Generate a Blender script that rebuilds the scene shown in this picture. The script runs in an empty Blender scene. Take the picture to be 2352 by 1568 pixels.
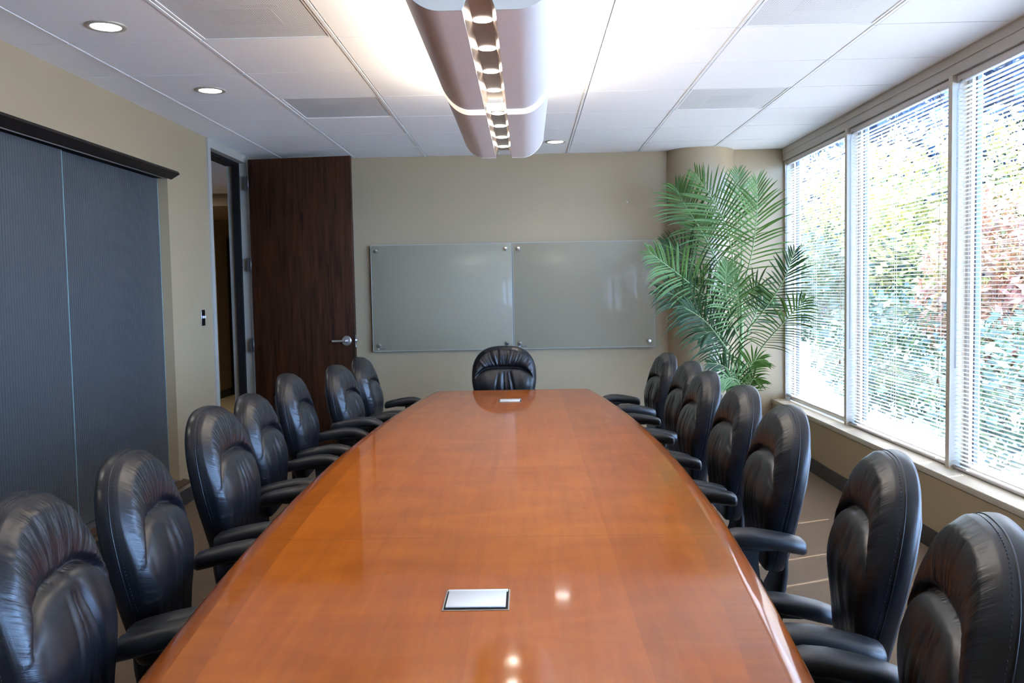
import bpy, bmesh, math, random
from mathutils import Vector, Matrix, noise

PI = math.pi
SC = bpy.context.scene
COL = SC.collection
CAMZ = 1.40

# ------------------------------------------------------------------ helpers
def lin(c):
    return tuple(((v/255.0)/12.92 if v/255.0 <= 0.04045 else ((v/255.0+0.055)/1.055)**2.4) for v in c)

class MB:
    """collects vertices and faces of one mesh"""
    def __init__(self):
        self.v = []; self.f = []; self.m = []; self.s = []; self.attr = {}
    def add(self, verts, faces, mat=0, smooth=False):
        o = len(self.v)
        self.v += [tuple(p) for p in verts]
        for f in faces:
            self.f.append(tuple(i+o for i in f)); self.m.append(mat); self.s.append(smooth)
        return o
    def box(self, lo, hi, mat=0):
        (x0,y0,z0),(x1,y1,z1) = lo, hi
        v = [(x0,y0,z0),(x1,y0,z0),(x1,y1,z0),(x0,y1,z0),(x0,y0,z1),(x1,y0,z1),(x1,y1,z1),(x0,y1,z1)]
        f = [(3,2,1,0),(4,5,6,7),(0,1,5,4),(1,2,6,5),(2,3,7,6),(3,0,4,7)]
        self.add(v, f, mat)
    def rbox(self, lo, hi, r=0.005, seg=2, mat=0, M=None):
        bm = bmesh.new()
        bmesh.ops.create_cube(bm, size=1.0)
        c = [(lo[i]+hi[i])/2 for i in range(3)]; d = [hi[i]-lo[i] for i in range(3)]
        for v in bm.verts:
            v.co = Vector([c[i]+v.co[i]*d[i] for i in range(3)])
        r = min(r, min(d)*0.49)
        bmesh.ops.bevel(bm, geom=list(bm.edges), offset=r, segments=seg, profile=0.5, affect='EDGES')
        bm.verts.index_update()
        vs = [(M @ v.co) if M else v.co.copy() for v in bm.verts]
        self.add(vs, [[v.index for v in f.verts] for f in bm.faces], mat, True)
        bm.free()
    def tube(self, pts, rad, n=10, mat=0, cap=True, smooth=True):
        pts = [Vector(p) for p in pts]
        if not isinstance(rad, (list, tuple)): rad = [rad]*len(pts)
        rings = []; up = None
        for i, p in enumerate(pts):
            t = (pts[min(i+1, len(pts)-1)] - pts[max(i-1, 0)])
            t = t.normalized() if t.length > 1e-9 else Vector((0,0,1))
            if up is None:
                a = Vector((0,0,1)) if abs(t.z) < 0.9 else Vector((1,0,0))
                up = t.cross(a).normalized()
            else:
                up = (up - t*up.dot(t)).normalized()
            b = t.cross(up)
            rings.append([p + (up*math.cos(2*PI*k/n) + b*math.sin(2*PI*k/n))*rad[i] for k in range(n)])
        self.loft(rings, mat, cap, smooth)
    def loft(self, rings, mat=0, cap=True, smooth=True, closed=True):
        n = len(rings[0]); vs = [p for r in rings for p in r]; fs = []
        for i in range(len(rings)-1):
            for k in range(n if closed else n-1):
                a = i*n+k; b = i*n+(k+1) % n
                fs.append((a, b, b+n, a+n))
        if cap and closed:
            fs.append(tuple(range(n-1, -1, -1))); fs.append(tuple((len(rings)-1)*n+k for k in range(n)))
        self.add(vs, fs, mat, smooth)
    def lathe(self, prof, c=(0,0,0), n=32, mat=0, smooth=True, cap=True):
        rings = [[(c[0]+r*math.cos(2*PI*k/n), c[1]+r*math.sin(2*PI*k/n), c[2]+z) for k in range(n)] for r, z in prof]
        self.loft(rings, mat, cap, smooth)
    def cyl(self, a, b, r, n=20, mat=0, smooth=True):
        self.tube([a, b], r, n, mat, True, smooth)
    def build(self, name, mats, parent=None, fixn=True, flat_angle=None):
        me = bpy.data.meshes.new(name)
        me.from_pydata(self.v, [], self.f)
        if not isinstance(mats, (list, tuple)): mats = [mats]
        for m in mats: me.materials.append(m)
        me.polygons.foreach_set('material_index', self.m)
        me.polygons.foreach_set('use_smooth', self.s)
        for nm, vals in self.attr.items():
            a = me.attributes.new(nm, 'FLOAT', 'POINT'); a.data.foreach_set('value', [float(q) for q in vals])
        if fixn:
            bm = bmesh.new(); bm.from_mesh(me)
            bmesh.ops.recalc_face_normals(bm, faces=bm.faces)
            bm.to_mesh(me); bm.free()
        if flat_angle is not None and any(self.s):
            me.set_sharp_from_angle(angle=math.radians(flat_angle))
        me.update()
        ob = bpy.data.objects.new(name, me)
        COL.objects.link(ob)
        if parent: ob.parent = parent
        return ob

def tag(o, label, cat, group=None, kind=None):
    o['label'] = label; o['category'] = cat
    if group: o['group'] = group
    if kind: o['kind'] = kind
    return o
def struct(o, label, cat):
    return tag(o, label, cat, None, 'structure')
def thing(name, label, cat, loc=(0,0,0), rz=0.0, group=None):
    o = bpy.data.objects.new(name, None); COL.objects.link(o)
    o.empty_display_size = 0.1
    o.location = loc; o.rotation_euler = (0,0,rz)
    return tag(o, label, cat, group)
def copy_tree(o, parent=None):
    c = o.copy(); COL.objects.link(c)
    if parent: c.parent = parent
    for ch in list(o.children):
        copy_tree(ch, c)
    return c

# ------------------------------------------------------------------ materials
def new_mat(name):
    m = bpy.data.materials.new(name); m.use_nodes = True
    nt = m.node_tree
    return m, nt, nt.nodes['Principled BSDF']
def N(nt, t, **kw):
    n = nt.nodes.new(t)
    for k, v in kw.items():
        if hasattr(n, k): setattr(n, k, v)
        else: n.inputs[k].default_value = v
    return n
def pmat(name, col, rough=0.5, metal=0.0, spec=0.5, bump=None, var=None, coat=0.0, coat_r=0.05, trans=0.0):
    """principled with optional noise bump (scale,strength) and colour variation (scale,amount)"""
    m, nt, p = new_mat(name)
    p.inputs['Base Color'].default_value = (*col, 1)
    p.inputs['Roughness'].default_value = rough
    p.inputs['Metallic'].default_value = metal
    p.inputs['Specular IOR Level'].default_value = spec
    p.inputs['Coat Weight'].default_value = coat
    p.inputs['Coat Roughness'].default_value = coat_r
    tc = N(nt, 'ShaderNodeTexCoord')
    if var:
        nz = N(nt, 'ShaderNodeTexNoise'); nz.inputs['Scale'].default_value = var[0]; nz.inputs['Detail'].default_value = 4
        nt.links.new(tc.outputs['Object'], nz.inputs['Vector'])
        mx = N(nt, 'ShaderNodeMix', data_type='RGBA')
        mx.inputs[6].default_value = (*[c*(1-var[1]) for c in col], 1)
        mx.inputs[7].default_value = (*[min(1, c*(1+var[1])) for c in col], 1)
        nt.links.new(nz.outputs['Fac'], mx.inputs[0]); nt.links.new(mx.outputs[2], p.inputs['Base Color'])
    if bump:
        nb = N(nt, 'ShaderNodeTexNoise'); nb.inputs['Scale'].default_value = bump[0]; nb.inputs['Detail'].default_value = 3
        nt.links.new(tc.outputs['Object'], nb.inputs['Vector'])
        b = N(nt, 'ShaderNodeBump'); b.inputs['Strength'].default_value = bump[1]; b.inputs['Distance'].default_value = 0.002
        nt.links.new(nb.outputs['Fac'], b.inputs['Height']); nt.links.new(b.outputs['Normal'], p.inputs['Normal'])
    return m
def emat(name, col, strength):
    m, nt, p = new_mat(name)
    p.inputs['Base Color'].default_value = (0.8,0.8,0.8,1)
    p.inputs['Emission Color'].default_value = (*col, 1); p.inputs['Emission Strength'].default_value = strength
    return m

WALL = (0.335, 0.254, 0.152)
M = {}
M['wall'] = pmat('painted_wall', WALL, 0.55, spec=0.35, bump=(160, 0.12), var=(2.0, 0.03))
M['column'] = pmat('column_semi_gloss_paint', WALL, 0.30, spec=0.6, bump=(160, 0.05))
M['sill'] = pmat('sill_paint', (0.47, 0.42, 0.33), 0.45)
M['tile'] = pmat('ceiling_tile', (0.87, 0.865, 0.85), 0.9, spec=0.1, bump=(450, 0.25))
M['tbar'] = pmat('ceiling_grid_metal', (0.82, 0.82, 0.80), 0.45)
M['dark_gap'] = pmat('ceiling_void', (0.09, 0.08, 0.075), 0.9)
M['carpet'] = pmat('carpet_brown', (0.168, 0.122, 0.086), 0.95, spec=0.05, bump=(700, 0.9), var=(380, 0.35))
M['hall_carpet'] = pmat('carpet_tan', (0.30, 0.22, 0.11), 0.95, spec=0.05, bump=(700, 0.9), var=(300, 0.25))
M['base'] = pmat('rubber_baseboard', (0.035, 0.033, 0.032), 0.5)
M['frame'] = pmat('window_frame_paint', (0.42, 0.38, 0.32), 0.45)
M['mullion'] = pmat('mullion_paint', (0.52, 0.44, 0.34), 0.5)
M['dark_alu'] = pmat('dark_anodised', (0.05, 0.05, 0.06), 0.4)
M['jamb'] = pmat('door_frame_paint', (0.36, 0.34, 0.29), 0.45, spec=0.3)
M['jamb_dark'] = pmat('dark_door_stop', (0.010, 0.008, 0.007), 0.6, spec=0.15)
M['hinge'] = pmat('hinge_metal', (0.18, 0.18, 0.18), 0.45, metal=0.8)
M['chrome'] = pmat('satin_chrome', (0.72, 0.71, 0.69), 0.22, metal=1.0)
M['plate_dark_mirror'] = pmat('chrome_plate_dark_reflection', (0.006, 0.006, 0.007), 0.12)
M['steel'] = pmat('brushed_steel', (0.62, 0.61, 0.60), 0.32, metal=1.0)
M['black_plastic'] = pmat('black_plastic', (0.012, 0.012, 0.013), 0.38, bump=(900, 0.15))
M['shell_plastic'] = pmat('charcoal_plastic', (0.022, 0.022, 0.024), 0.45, bump=(900, 0.2))
M['white_plastic'] = pmat('white_plastic', (0.80, 0.79, 0.76), 0.35)
M['valance'] = pmat('dark_stained_wood', (0.010, 0.006, 0.0045), 0.45, spec=0.2, var=(30, 0.3))
M['ledge'] = pmat('brown_stained_wood', (0.060, 0.028, 0.016), 0.35, var=(30, 0.3))
M['pot'] = pmat('dark_planter', (0.03, 0.03, 0.032), 0.4)
M['moss'] = pmat('dry_moss', (0.20, 0.20, 0.05), 0.95, var=(40, 0.5), bump=(80, 1.0))
M['stem'] = pmat('palm_stem', (0.20, 0.30, 0.12), 0.5, var=(12, 0.35))
M['frond'] = pmat('palm_leaf_green', (0.060, 0.125, 0.018), 0.5, spec=0.3, var=(5, 0.45))
M['frond_dark'] = pmat('palm_leaf_dark_green', (0.018, 0.050, 0.010), 0.5, spec=0.3, var=(5, 0.45))
M['frond_pale'] = pmat('palm_leaf_pale_green', (0.10, 0.19, 0.06), 0.45, spec=0.3, var=(5, 0.35))
M['lamp_alu'] = pmat('pendant_satin_aluminium', (0.82, 0.76, 0.74), 0.36, metal=0.35)
M['lamp_band'] = emat('pendant_lit_joint_band', (1.0, 0.93, 0.74), 0.75)
M['lamp_rim'] = pmat('pendant_rim', (0.80, 0.76, 0.64), 0.45)
M['lamp_cap'] = pmat('pendant_end_plate', (0.56, 0.54, 0.48), 0.7, spec=0.2)
M['slot_metal'] = pmat('pendant_slot_reflector', (0.50, 0.40, 0.33), 0.30, metal=0.8)
M['slot_glow'] = emat('slot_lamp_glow', (1.0, 0.93, 0.82), 26)
M['can_glow'] = emat('downlight_glow', (1.0, 0.97, 0.93), 10)
M['tube_glow'] = emat('fluorescent_tube', (1.0, 0.95, 0.85), 4)
M['trim_ring'] = pmat('downlight_trim', (0.50, 0.46, 0.38), 0.35, metal=0.3)
M['lid'] = pmat('pale_lid', (0.95, 0.90, 0.83), 0.22)
M['cord'] = pmat('blind_cord', (0.62, 0.58, 0.52), 0.7)
M['tassel'] = pmat('cord_tassel', (0.32, 0.24, 0.18), 0.5)
M['headrail'] = pmat('blind_headrail', (0.55, 0.50, 0.46), 0.35)
M['paving'] = pmat('outside_paving', (0.36, 0.35, 0.33), 0.9, var=(3, 0.12))
M['bark'] = pmat('bark', (0.10, 0.07, 0.05), 0.9, var=(15, 0.4))

# clear rod and glass
def glass_mat(name, tint=(1,1,1), refl=0.08):
    m, nt, p = new_mat(name)
    nt.nodes.remove(p)
    out = nt.nodes['Material Output']
    tr = N(nt, 'ShaderNodeBsdfTransparent'); tr.inputs['Color'].default_value = (*tint, 1)
    gl = N(nt, 'ShaderNodeBsdfGlossy'); gl.inputs['Roughness'].default_value = 0.02
    lw_ = N(nt, 'ShaderNodeLayerWeight'); lw_.inputs['Blend'].default_value = 0.5
    pw = N(nt, 'ShaderNodeMath', operation='POWER'); pw.inputs[1].default_value = 4.0
    nt.links.new(lw_.outputs['Facing'], pw.inputs[0])
    fr = N(nt, 'ShaderNodeMath', operation='MULTIPLY_ADD'); fr.inputs[1].default_value = 0.6; fr.inputs[2].default_value = 0.05
    nt.links.new(pw.outputs[0], fr.inputs[0])
    mx = N(nt, 'ShaderNodeMixShader')
    nt.links.new(fr.outputs[0], mx.inputs[0]); nt.links.new(tr.outputs[0], mx.inputs[1]); nt.links.new(gl.outputs[0], mx.inputs[2])
    nt.links.new(mx.outputs[0], out.inputs['Surface'])
    return m
M['glass'] = glass_mat('window_glass', (0.95, 0.98, 0.97))
M['clear_rod'] = glass_mat('clear_acrylic', (0.80, 0.82, 0.85))

# blind slats: thin enamelled strips that let a little light through
def slat_mat():
    m, nt, p = new_mat('blind_slat_enamel')
    p.inputs['Base Color'].default_value = (0.74, 0.70, 0.65, 1); p.inputs['Roughness'].default_value = 0.4
    out = nt.nodes['Material Output']
    tl = N(nt, 'ShaderNodeBsdfTranslucent'); tl.inputs['Color'].default_value = (0.80, 0.74, 0.68, 1)
    mx = N(nt, 'ShaderNodeMixShader'); mx.inputs[0].default_value = 0.10
    nt.links.new(p.outputs[0], mx.inputs[1]); nt.links.new(tl.outputs[0], mx.inputs[2]); nt.links.new(mx.outputs[0], out.inputs['Surface'])
    return m
M['slat'] = slat_mat()

# black leather; the pleat attribute carries gathers around the head roll
def leather(name, pleats):
    m, nt, p = new_mat(name)
    p.inputs['Base Color'].default_value = (0.0050, 0.0050, 0.0068, 1)
    p.inputs['Roughness'].default_value = 0.36
    p.inputs['Specular IOR Level'].default_value = 0.48
    tc = N(nt, 'ShaderNodeTexCoord')
    g = N(nt, 'ShaderNodeTexVoronoi'); g.inputs['Scale'].default_value = 420
    nt.links.new(tc.outputs['Object'], g.inputs['Vector'])
    b = N(nt, 'ShaderNodeBump'); b.inputs['Strength'].default_value = 0.10; b.inputs['Distance'].default_value = 0.0006
    nt.links.new(g.outputs['Distance'], b.inputs['Height'])
    rn = N(nt, 'ShaderNodeTexNoise'); rn.inputs['Scale'].default_value = 9; rn.inputs['Detail'].default_value = 4
    nt.links.new(tc.outputs['Object'], rn.inputs['Vector'])
    mr = N(nt, 'ShaderNodeMapRange'); mr.inputs['To Min'].default_value = 0.28; mr.inputs['To Max'].default_value = 0.38
    nt.links.new(rn.outputs['Fac'], mr.inputs['Value']); nt.links.new(mr.outputs[0], p.inputs['Roughness'])
    last = b
    if pleats:
        a1 = N(nt, 'ShaderNodeAttribute', attribute_name='pleat')
        a2 = N(nt, 'ShaderNodeAttribute', attribute_name='ring')
        a3 = N(nt, 'ShaderNodeAttribute', attribute_name='gather')
        cx = N(nt, 'ShaderNodeCombineXYZ')
        m1 = N(nt, 'ShaderNodeMath', operation='MULTIPLY'); m1.inputs[1].default_value = 13.0
        m2 = N(nt, 'ShaderNodeMath', operation='MULTIPLY'); m2.inputs[1].default_value = 2.2
        nt.links.new(a1.outputs['Fac'], m1.inputs[0]); nt.links.new(a2.outputs['Fac'], m2.inputs[0])
        nt.links.new(m1.outputs[0], cx.inputs[0]); nt.links.new(m2.outputs[0], cx.inputs[1])
        oi = N(nt, 'ShaderNodeObjectInfo'); m3 = N(nt, 'ShaderNodeMath', operation='MULTIPLY'); m3.inputs[1].default_value = 40.0
        nt.links.new(oi.outputs['Random'], m3.inputs[0]); nt.links.new(m3.outputs[0], cx.inputs[2])
        nz = N(nt, 'ShaderNodeTexNoise'); nz.inputs['Scale'].default_value = 1.0; nz.inputs['Detail'].default_value = 3; nz.inputs['Roughness'].default_value = 0.55
        nt.links.new(cx.outputs[0], nz.inputs['Vector'])
        mm = N(nt, 'ShaderNodeMath', operation='MULTIPLY'); nt.links.new(nz.outputs['Fac'], mm.inputs[0]); nt.links.new(a3.outputs['Fac'], mm.inputs[1])
        b2 = N(nt, 'ShaderNodeBump'); b2.inputs['Strength'].default_value = 0.85; b2.inputs['Distance'].default_value = 0.006
        nt.links.new(mm.outputs[0], b2.inputs['Height']); nt.links.new(b.outputs['Normal'], b2.inputs['Normal'])
        last = b2
    nt.links.new(last.outputs['Normal'], p.inputs['Normal'])
    return m
M['leather'] = leather('black_leather', False)
M['leather_back'] = leather('black_leather_gathered', True)

# cherry veneer
def veneer(name, strips, along, tone=1.0, seam=False):
    m, nt, p = new_mat(name)
    tc = N(nt, 'ShaderNodeTexCoord')
    sx = N(nt, 'ShaderNodeSeparateXYZ'); nt.links.new(tc.outputs['Object'], sx.inputs[0])
    # fine grain
    mp = N(nt, 'ShaderNodeMapping'); mp.inputs['Scale'].default_value = (16, 1.2, 1) if along == 'y' else (1.2, 16, 1)
    nt.links.new(tc.outputs['Object'], mp.inputs['Vector'])
    n1 = N(nt, 'ShaderNodeTexNoise'); n1.inputs['Scale'].default_value = 2.2; n1.inputs['Detail'].default_value = 8; n1.inputs['Roughness'].default_value = 0.6
    n1.inputs['Distortion'].default_value = 0.5
    nt.links.new(mp.outputs[0], n1.inputs['Vector'])
    # cross figure
    mp2 = N(nt, 'ShaderNodeMapping'); mp2.inputs['Scale'].default_value = (3.5, 7, 1) if along == 'y' else (7, 3.5, 1)
    nt.links.new(tc.outputs['Object'], mp2.inputs['Vector'])
    n2 = N(nt, 'ShaderNodeTexNoise'); n2.inputs['Scale'].default_value = 1.0; n2.inputs['Detail'].default_value = 5; n2.inputs['Distortion'].default_value = 0.8
    nt.links.new(mp2.outputs[0], n2.inputs['Vector'])
    a = N(nt, 'ShaderNodeMath', operation='MULTIPLY'); a.inputs[1].default_value = 0.45; nt.links.new(n1.outputs['Fac'], a.inputs[0])
    b = N(nt, 'ShaderNodeMath', operation='MULTIPLY'); b.inputs[1].default_value = 0.55; nt.links.new(n2.outputs['Fac'], b.inputs[0])
    s = N(nt, 'ShaderNodeMath', operation='ADD'); nt.links.new(a.outputs[0], s.inputs[0]); nt.links.new(b.outputs[0], s.inputs[1])
    fac = s
    if strips:
        d = N(nt, 'ShaderNodeMath', operation='DIVIDE'); d.inputs[1].default_value = strips; nt.links.new(sx.outputs['X'], d.inputs[0])
        ad = N(nt, 'ShaderNodeMath', operation='ADD'); ad.inputs[1].default_value = 10.37; nt.links.new(d.outputs[0], ad.inputs[0])
        fl = N(nt, 'ShaderNodeMath', operation='FLOOR'); nt.links.new(ad.outputs[0], fl.inputs[0])
        wn = N(nt, 'ShaderNodeTexWhiteNoise', noise_dimensions='1D'); nt.links.new(fl.outputs[0], wn.inputs['W'])
        c = N(nt, 'ShaderNodeMath', operation='MULTIPLY_ADD'); c.inputs[1].default_value = 0.42; c.inputs[2].default_value = -0.21
        nt.links.new(wn.outputs['Value'], c.inputs[0])
        s2 = N(nt, 'ShaderNodeMath', operation='ADD'); nt.links.new(s.outputs[0], s2.inputs[0]); nt.links.new(c.outputs[0], s2.inputs[1])
        fac = s2
    cr = N(nt, 'ShaderNodeValToRGB')
    e = cr.color_ramp.elements
    e[0].position = 0.16; e[0].color = (0.25*tone, 0.050*tone, 0.004*tone, 1)
    e[1].position = 0.84; e[1].color = (0.56*tone, 0.140*tone, 0.009*tone, 1)
    x = e.new(0.5); x.color = (0.41*tone, 0.092*tone, 0.006*tone, 1)
    nt.links.new(fac.outputs[0], cr.inputs[0])
    colout = cr.outputs[0]
    if seam:
        prev = colout
        for ys in seam:
            q = N(nt, 'ShaderNodeMath', operation='SUBTRACT'); q.inputs[1].default_value = ys; nt.links.new(sx.outputs['Y'], q.inputs[0])
            ab = N(nt, 'ShaderNodeMath', operation='ABSOLUTE'); nt.links.new(q.outputs[0], ab.inputs[0])
            lt = N(nt, 'ShaderNodeMath', operation='LESS_THAN'); lt.inputs[1].default_value = 0.0011; nt.links.new(ab.outputs[0], lt.inputs[0])
            mx = N(nt, 'ShaderNodeMix', data_type='RGBA'); mx.inputs[7].default_value = (0.16, 0.05, 0.015, 1)
            nt.links.new(lt.outputs[0], mx.inputs[0]); nt.links.new(prev, mx.inputs[6]); prev = mx.outputs[2]
        colout = prev
    nt.links.new(colout, p.inputs['Base Color'])
    p.inputs['Roughness'].default_value = 0.32
    p.inputs['Specular IOR Level'].default_value = 0.05
    p.inputs['Coat Weight'].default_value = 0.80
    p.inputs['Coat Roughness'].default_value = 0.06
    return m
SEAMS = (2.32, 4.48)
M['veneer'] = veneer('cherry_veneer_field', 0.325, 'y', seam=SEAMS)
M['veneer_border'] = veneer('cherry_veneer_border', 0, 'x', 0.86, seam=SEAMS)
M['veneer_edge'] = veneer('cherry_edge', 0, 'y', 0.80)

# dark door veneer
def door_mat():
    m, nt, p = new_mat('dark_walnut_door')
    tc = N(nt, 'ShaderNodeTexCoord')
    mp = N(nt, 'ShaderNodeMapping'); mp.inputs['Scale'].default_value = (22, 22, 1.3); nt.links.new(tc.outputs['Object'], mp.inputs[0])
    n1 = N(nt, 'ShaderNodeTexNoise'); n1.inputs['Scale'].default_value = 1.6; n1.inputs['Detail'].default_value = 8; n1.inputs['Distortion'].default_value = 0.7
    nt.links.new(mp.outputs[0], n1.inputs['Vector'])
    cr = N(nt, 'ShaderNodeValToRGB'); e = cr.color_ramp.elements
    e[0].position = 0.30; e[0].color = (0.014, 0.0055, 0.003, 1); e[1].position = 0.72; e[1].color = (0.062, 0.022, 0.009, 1)
    nt.links.new(n1.outputs['Fac'], cr.inputs[0]); nt.links.new(cr.outputs[0], p.inputs['Base Color'])
    p.inputs['Roughness'].default_value = 0.45; p.inputs['Specular IOR Level'].default_value = 0.16
    return m
M['door'] = door_mat()

# reeded glass of the sliding panels, ribs run vertically
def reeded():
    m, nt, p = new_mat('reeded_blue_grey_glass')
    tc = N(nt, 'ShaderNodeTexCoord')
    w = N(nt, 'ShaderNodeTexWave', wave_type='BANDS', bands_direction='Y', wave_profile='SIN'); w.inputs['Scale'].default_value = 14.3
    w.inputs['Distortion'].default_value = 0.0
    nt.links.new(tc.outputs['Object'], w.inputs['Vector'])
    cr = N(nt, 'ShaderNodeValToRGB'); e = cr.color_ramp.elements
    e[0].position = 0.0; e[0].color = (0.032, 0.036, 0.040, 1); e[1].position = 0.42; e[1].color = (0.058, 0.064, 0.069, 1)
    nt.links.new(w.outputs['Fac'], cr.inputs[0]); nt.links.new(cr.outputs[0], p.inputs['Base Color'])
    b = N(nt, 'ShaderNodeBump'); b.inputs['Strength'].default_value = 0.25; b.inputs['Distance'].default_value = 0.003
    nt.links.new(w.outputs['Fac'], b.inputs['Height']); nt.links.new(b.outputs['Normal'], p.inputs['Normal'])
    p.inputs['Roughness'].default_value = 0.34; p.inputs['Specular IOR Level'].default_value = 0.5
    return m
M['reeded'] = reeded()
M['glass_edge'] = pmat('green_glass_edge', (0.22, 0.40, 0.40), 0.15)
M['board_glass'] = pmat('grey_backpainted_glass', (0.258, 0.220, 0.148), 0.5, spec=0.3, coat=0.20, coat_r=0.05)
M['board_edge'] = pmat('board_glass_edge', (0.36, 0.38, 0.34), 0.2)
M['mark_light'] = pmat('maker_mark_light', (0.5, 0.55, 0.62), 0.4)
M['mark_dark'] = pmat('maker_mark_dark', (0.10, 0.10, 0.10), 0.5)

# perforated ceiling panels
def perforated(scale, dark):
    m, nt, p = new_mat('perforated_panel')
    tc = N(nt, 'ShaderNodeTexCoord')
    mp = N(nt, 'ShaderNodeMapping'); mp.inputs['Scale'].default_value = (scale, scale, 0.0); nt.links.new(tc.outputs['Object'], mp.inputs[0])
    vo = N(nt, 'ShaderNodeTexVoronoi'); vo.inputs['Scale'].default_value = 1.0; vo.inputs['Randomness'].default_value = 0.0
    nt.links.new(mp.outputs[0], vo.inputs['Vector'])
    lt = N(nt, 'ShaderNodeMath', operation='LESS_THAN'); lt.inputs[1].default_value = 0.33; nt.links.new(vo.outputs['Distance'], lt.inputs[0])
    mx = N(nt, 'ShaderNodeMix', data_type='RGBA'); mx.inputs[6].default_value = (0.74, 0.74, 0.74, 1); mx.inputs[7].default_value = (dark, dark, dark, 1)
    nt.links.new(lt.outputs[0], mx.inputs[0]); nt.links.new(mx.outputs[2], p.inputs['Base Color'])
    p.inputs['Roughness'].default_value = 0.5
    return m
M['perf'] = perforated(110, 0.36)
M['perf_deep'] = perforated(110, 0.26)

def leaf_mat(name, cols):
    m, nt, p = new_mat(name)
    out = nt.nodes['Material Output']
    tc = N(nt, 'ShaderNodeTexCoord')
    nz = N(nt, 'ShaderNodeTexNoise'); nz.inputs['Scale'].default_value = 1.6; nz.inputs['Detail'].default_value = 5
    nt.links.new(tc.outputs['Object'], nz.inputs['Vector'])
    cr = N(nt, 'ShaderNodeValToRGB'); e = cr.color_ramp.elements
    e[0].position = 0.32; e[0].color = (*cols[0], 1); e[1].position = 0.68; e[1].color = (*cols[-1], 1)
    if len(cols) == 3:
        x = e.new(0.5); x.color = (*cols[1], 1)
    nt.links.new(nz.outputs['Fac'], cr.inputs[0]); nt.links.new(cr.outputs[0], p.inputs['Base Color'])
    p.inputs['Roughness'].default_value = 0.45
    tl = N(nt, 'ShaderNodeBsdfTranslucent'); nt.links.new(cr.outputs[0], tl.inputs['Color'])
    mx = N(nt, 'ShaderNodeMixShader'); mx.inputs[0].default_value = 0.45
    nt.links.new(p.outputs[0], mx.inputs[1]); nt.links.new(tl.outputs[0], mx.inputs[2]); nt.links.new(mx.outputs[0], out.inputs['Surface'])
    return m

# ------------------------------------------------------------------ camera
F_PX = 2015.37; PITCH, YAW, ROLL = 0.058323, 0.017892, -0.019067
fw = Vector((-math.sin(YAW)*math.cos(PITCH), math.cos(YAW)*math.cos(PITCH), -math.sin(PITCH)))
rt = Vector((math.cos(YAW), math.sin(YAW), 0)); up = rt.cross(fw)
R2 = rt*math.cos(ROLL) + up*math.sin(ROLL); U2 = up*math.cos(ROLL) - rt*math.sin(ROLL)
cam = bpy.data.cameras.new('camera'); cam.sensor_width = 36.0; cam.lens = F_PX*36.0/2352.0
cam.clip_start = 0.05; cam.clip_end = 200
co = bpy.data.objects.new('camera', cam); COL.objects.link(co)
co.matrix_world = Matrix(((R2.x, U2.x, -fw.x, 0), (R2.y, U2.y, -fw.y, 0), (R2.z, U2.z, -fw.z, CAMZ), (0,0,0,1)))
SC.camera = co

# ------------------------------------------------------------------ room shell
XL, XR, YB, YF, ZC = -2.33, 2.20, 7.60, -1.00, 2.56
XS = 2.11                                   # face of the wall under the windows

b = MB(); b.box((XL-0.6, YF-0.1, -0.10), (2.30, 7.60, 0.0)); 
struct(b.build('floor', M['carpet']), 'brown grey carpet floor of the meeting room', 'floor')
b = MB(); b.box((-6.2, 5.0, -0.10), (XL-0.6, 13.6, 0.0)); b.box((XL-0.6, 7.75, -0.10), (-1.9, 13.6, 0.0))
struct(b.build('floor_hall', M['hall_carpet']), 'tan carpet floor of the hallway beyond the door', 'floor')

# ceiling: void slab, tiles with reveals, white bars along the room
TX0, TY0, T = -2.0685, 4.0412, 0.6096
b = MB()
b.box((XL-0.3, YF-0.1, ZC+0.034), (2.34, 7.75, ZC+0.10), 1)
xs = [XL] + [TX0+i*T for i in range(7)] + [XR]
ys = [YF] + [TY0+j*T for j in range(-8, 6)] + [YB]
VENTS = {(2,8), (2,11), (6,8), (6,11)}
for i in range(len(xs)-1):
    if xs[i+1]-xs[i] < 0.02: continue
    for j in range(len(ys)-1):
        if (i, j) in VENTS: continue
        x0 = xs[i] + (0.0 if i == 0 else 0.011); x1 = xs[i+1] - (0.0 if i == len(xs)-2 else 0.011)
        b.box((x0, ys[j]+0.0042, ZC), (x1, ys[j+1]-0.0042, ZC+0.034), 0)
for x in xs[1:-1]:
    for j in range(len(ys)-1):
        b.box((x-0.0105, ys[j]+0.005, ZC-0.003), (x+0.0045, ys[j+1]-0.005, ZC+0.012), 2)
struct(b.build('ceiling', [M['tile'], M['dark_gap'], M['tbar']]), 'white suspended tile ceiling with narrow grid bars', 'ceiling')

# perforated air panels
def ceiling_panel(i, j, label):
    x0, x1, y0, y1 = xs[i]+0.012, xs[i+1]-0.012, ys[j]+0.003, ys[j+1]-0.003
    cx, cy = (x0+x1)/2, (y0+y1)/2; w, h = (x1-x0)/2, (y1-y0)/2
    t = thing('ceiling_air_panel', label, 'vent', (cx, cy, ZC), 0, 'perforated ceiling air panels')
    f = MB()
    for lo, hi in (((-w,-h,0),(-w+0.012,h,0.011)), ((w-0.012,-h,0),(w,h,0.011)), ((-w+0.012,-h,0),(w-0.012,-h+0.012,0.011)), ((-w+0.012,h-0.012,0),(w-0.012,h,0.011))):
        f.box(lo, hi)
    f.build('panel_frame', M['tbar'], t)
    f = MB(); f.box((-w+0.012,-h+0.012,0.003), (w-0.012,h-0.012,0.009)); f.build('perforated_face', M['perf'], t)
    f = MB()
    f.box((-0.13,-0.10,0.0026), (0.13,0.10,0.0031)); f.box((0.02,-0.16,0.0026), (0.17,-0.12,0.0031))
    f.build('inner_plate', M['perf_deep'], t)
    return t
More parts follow.
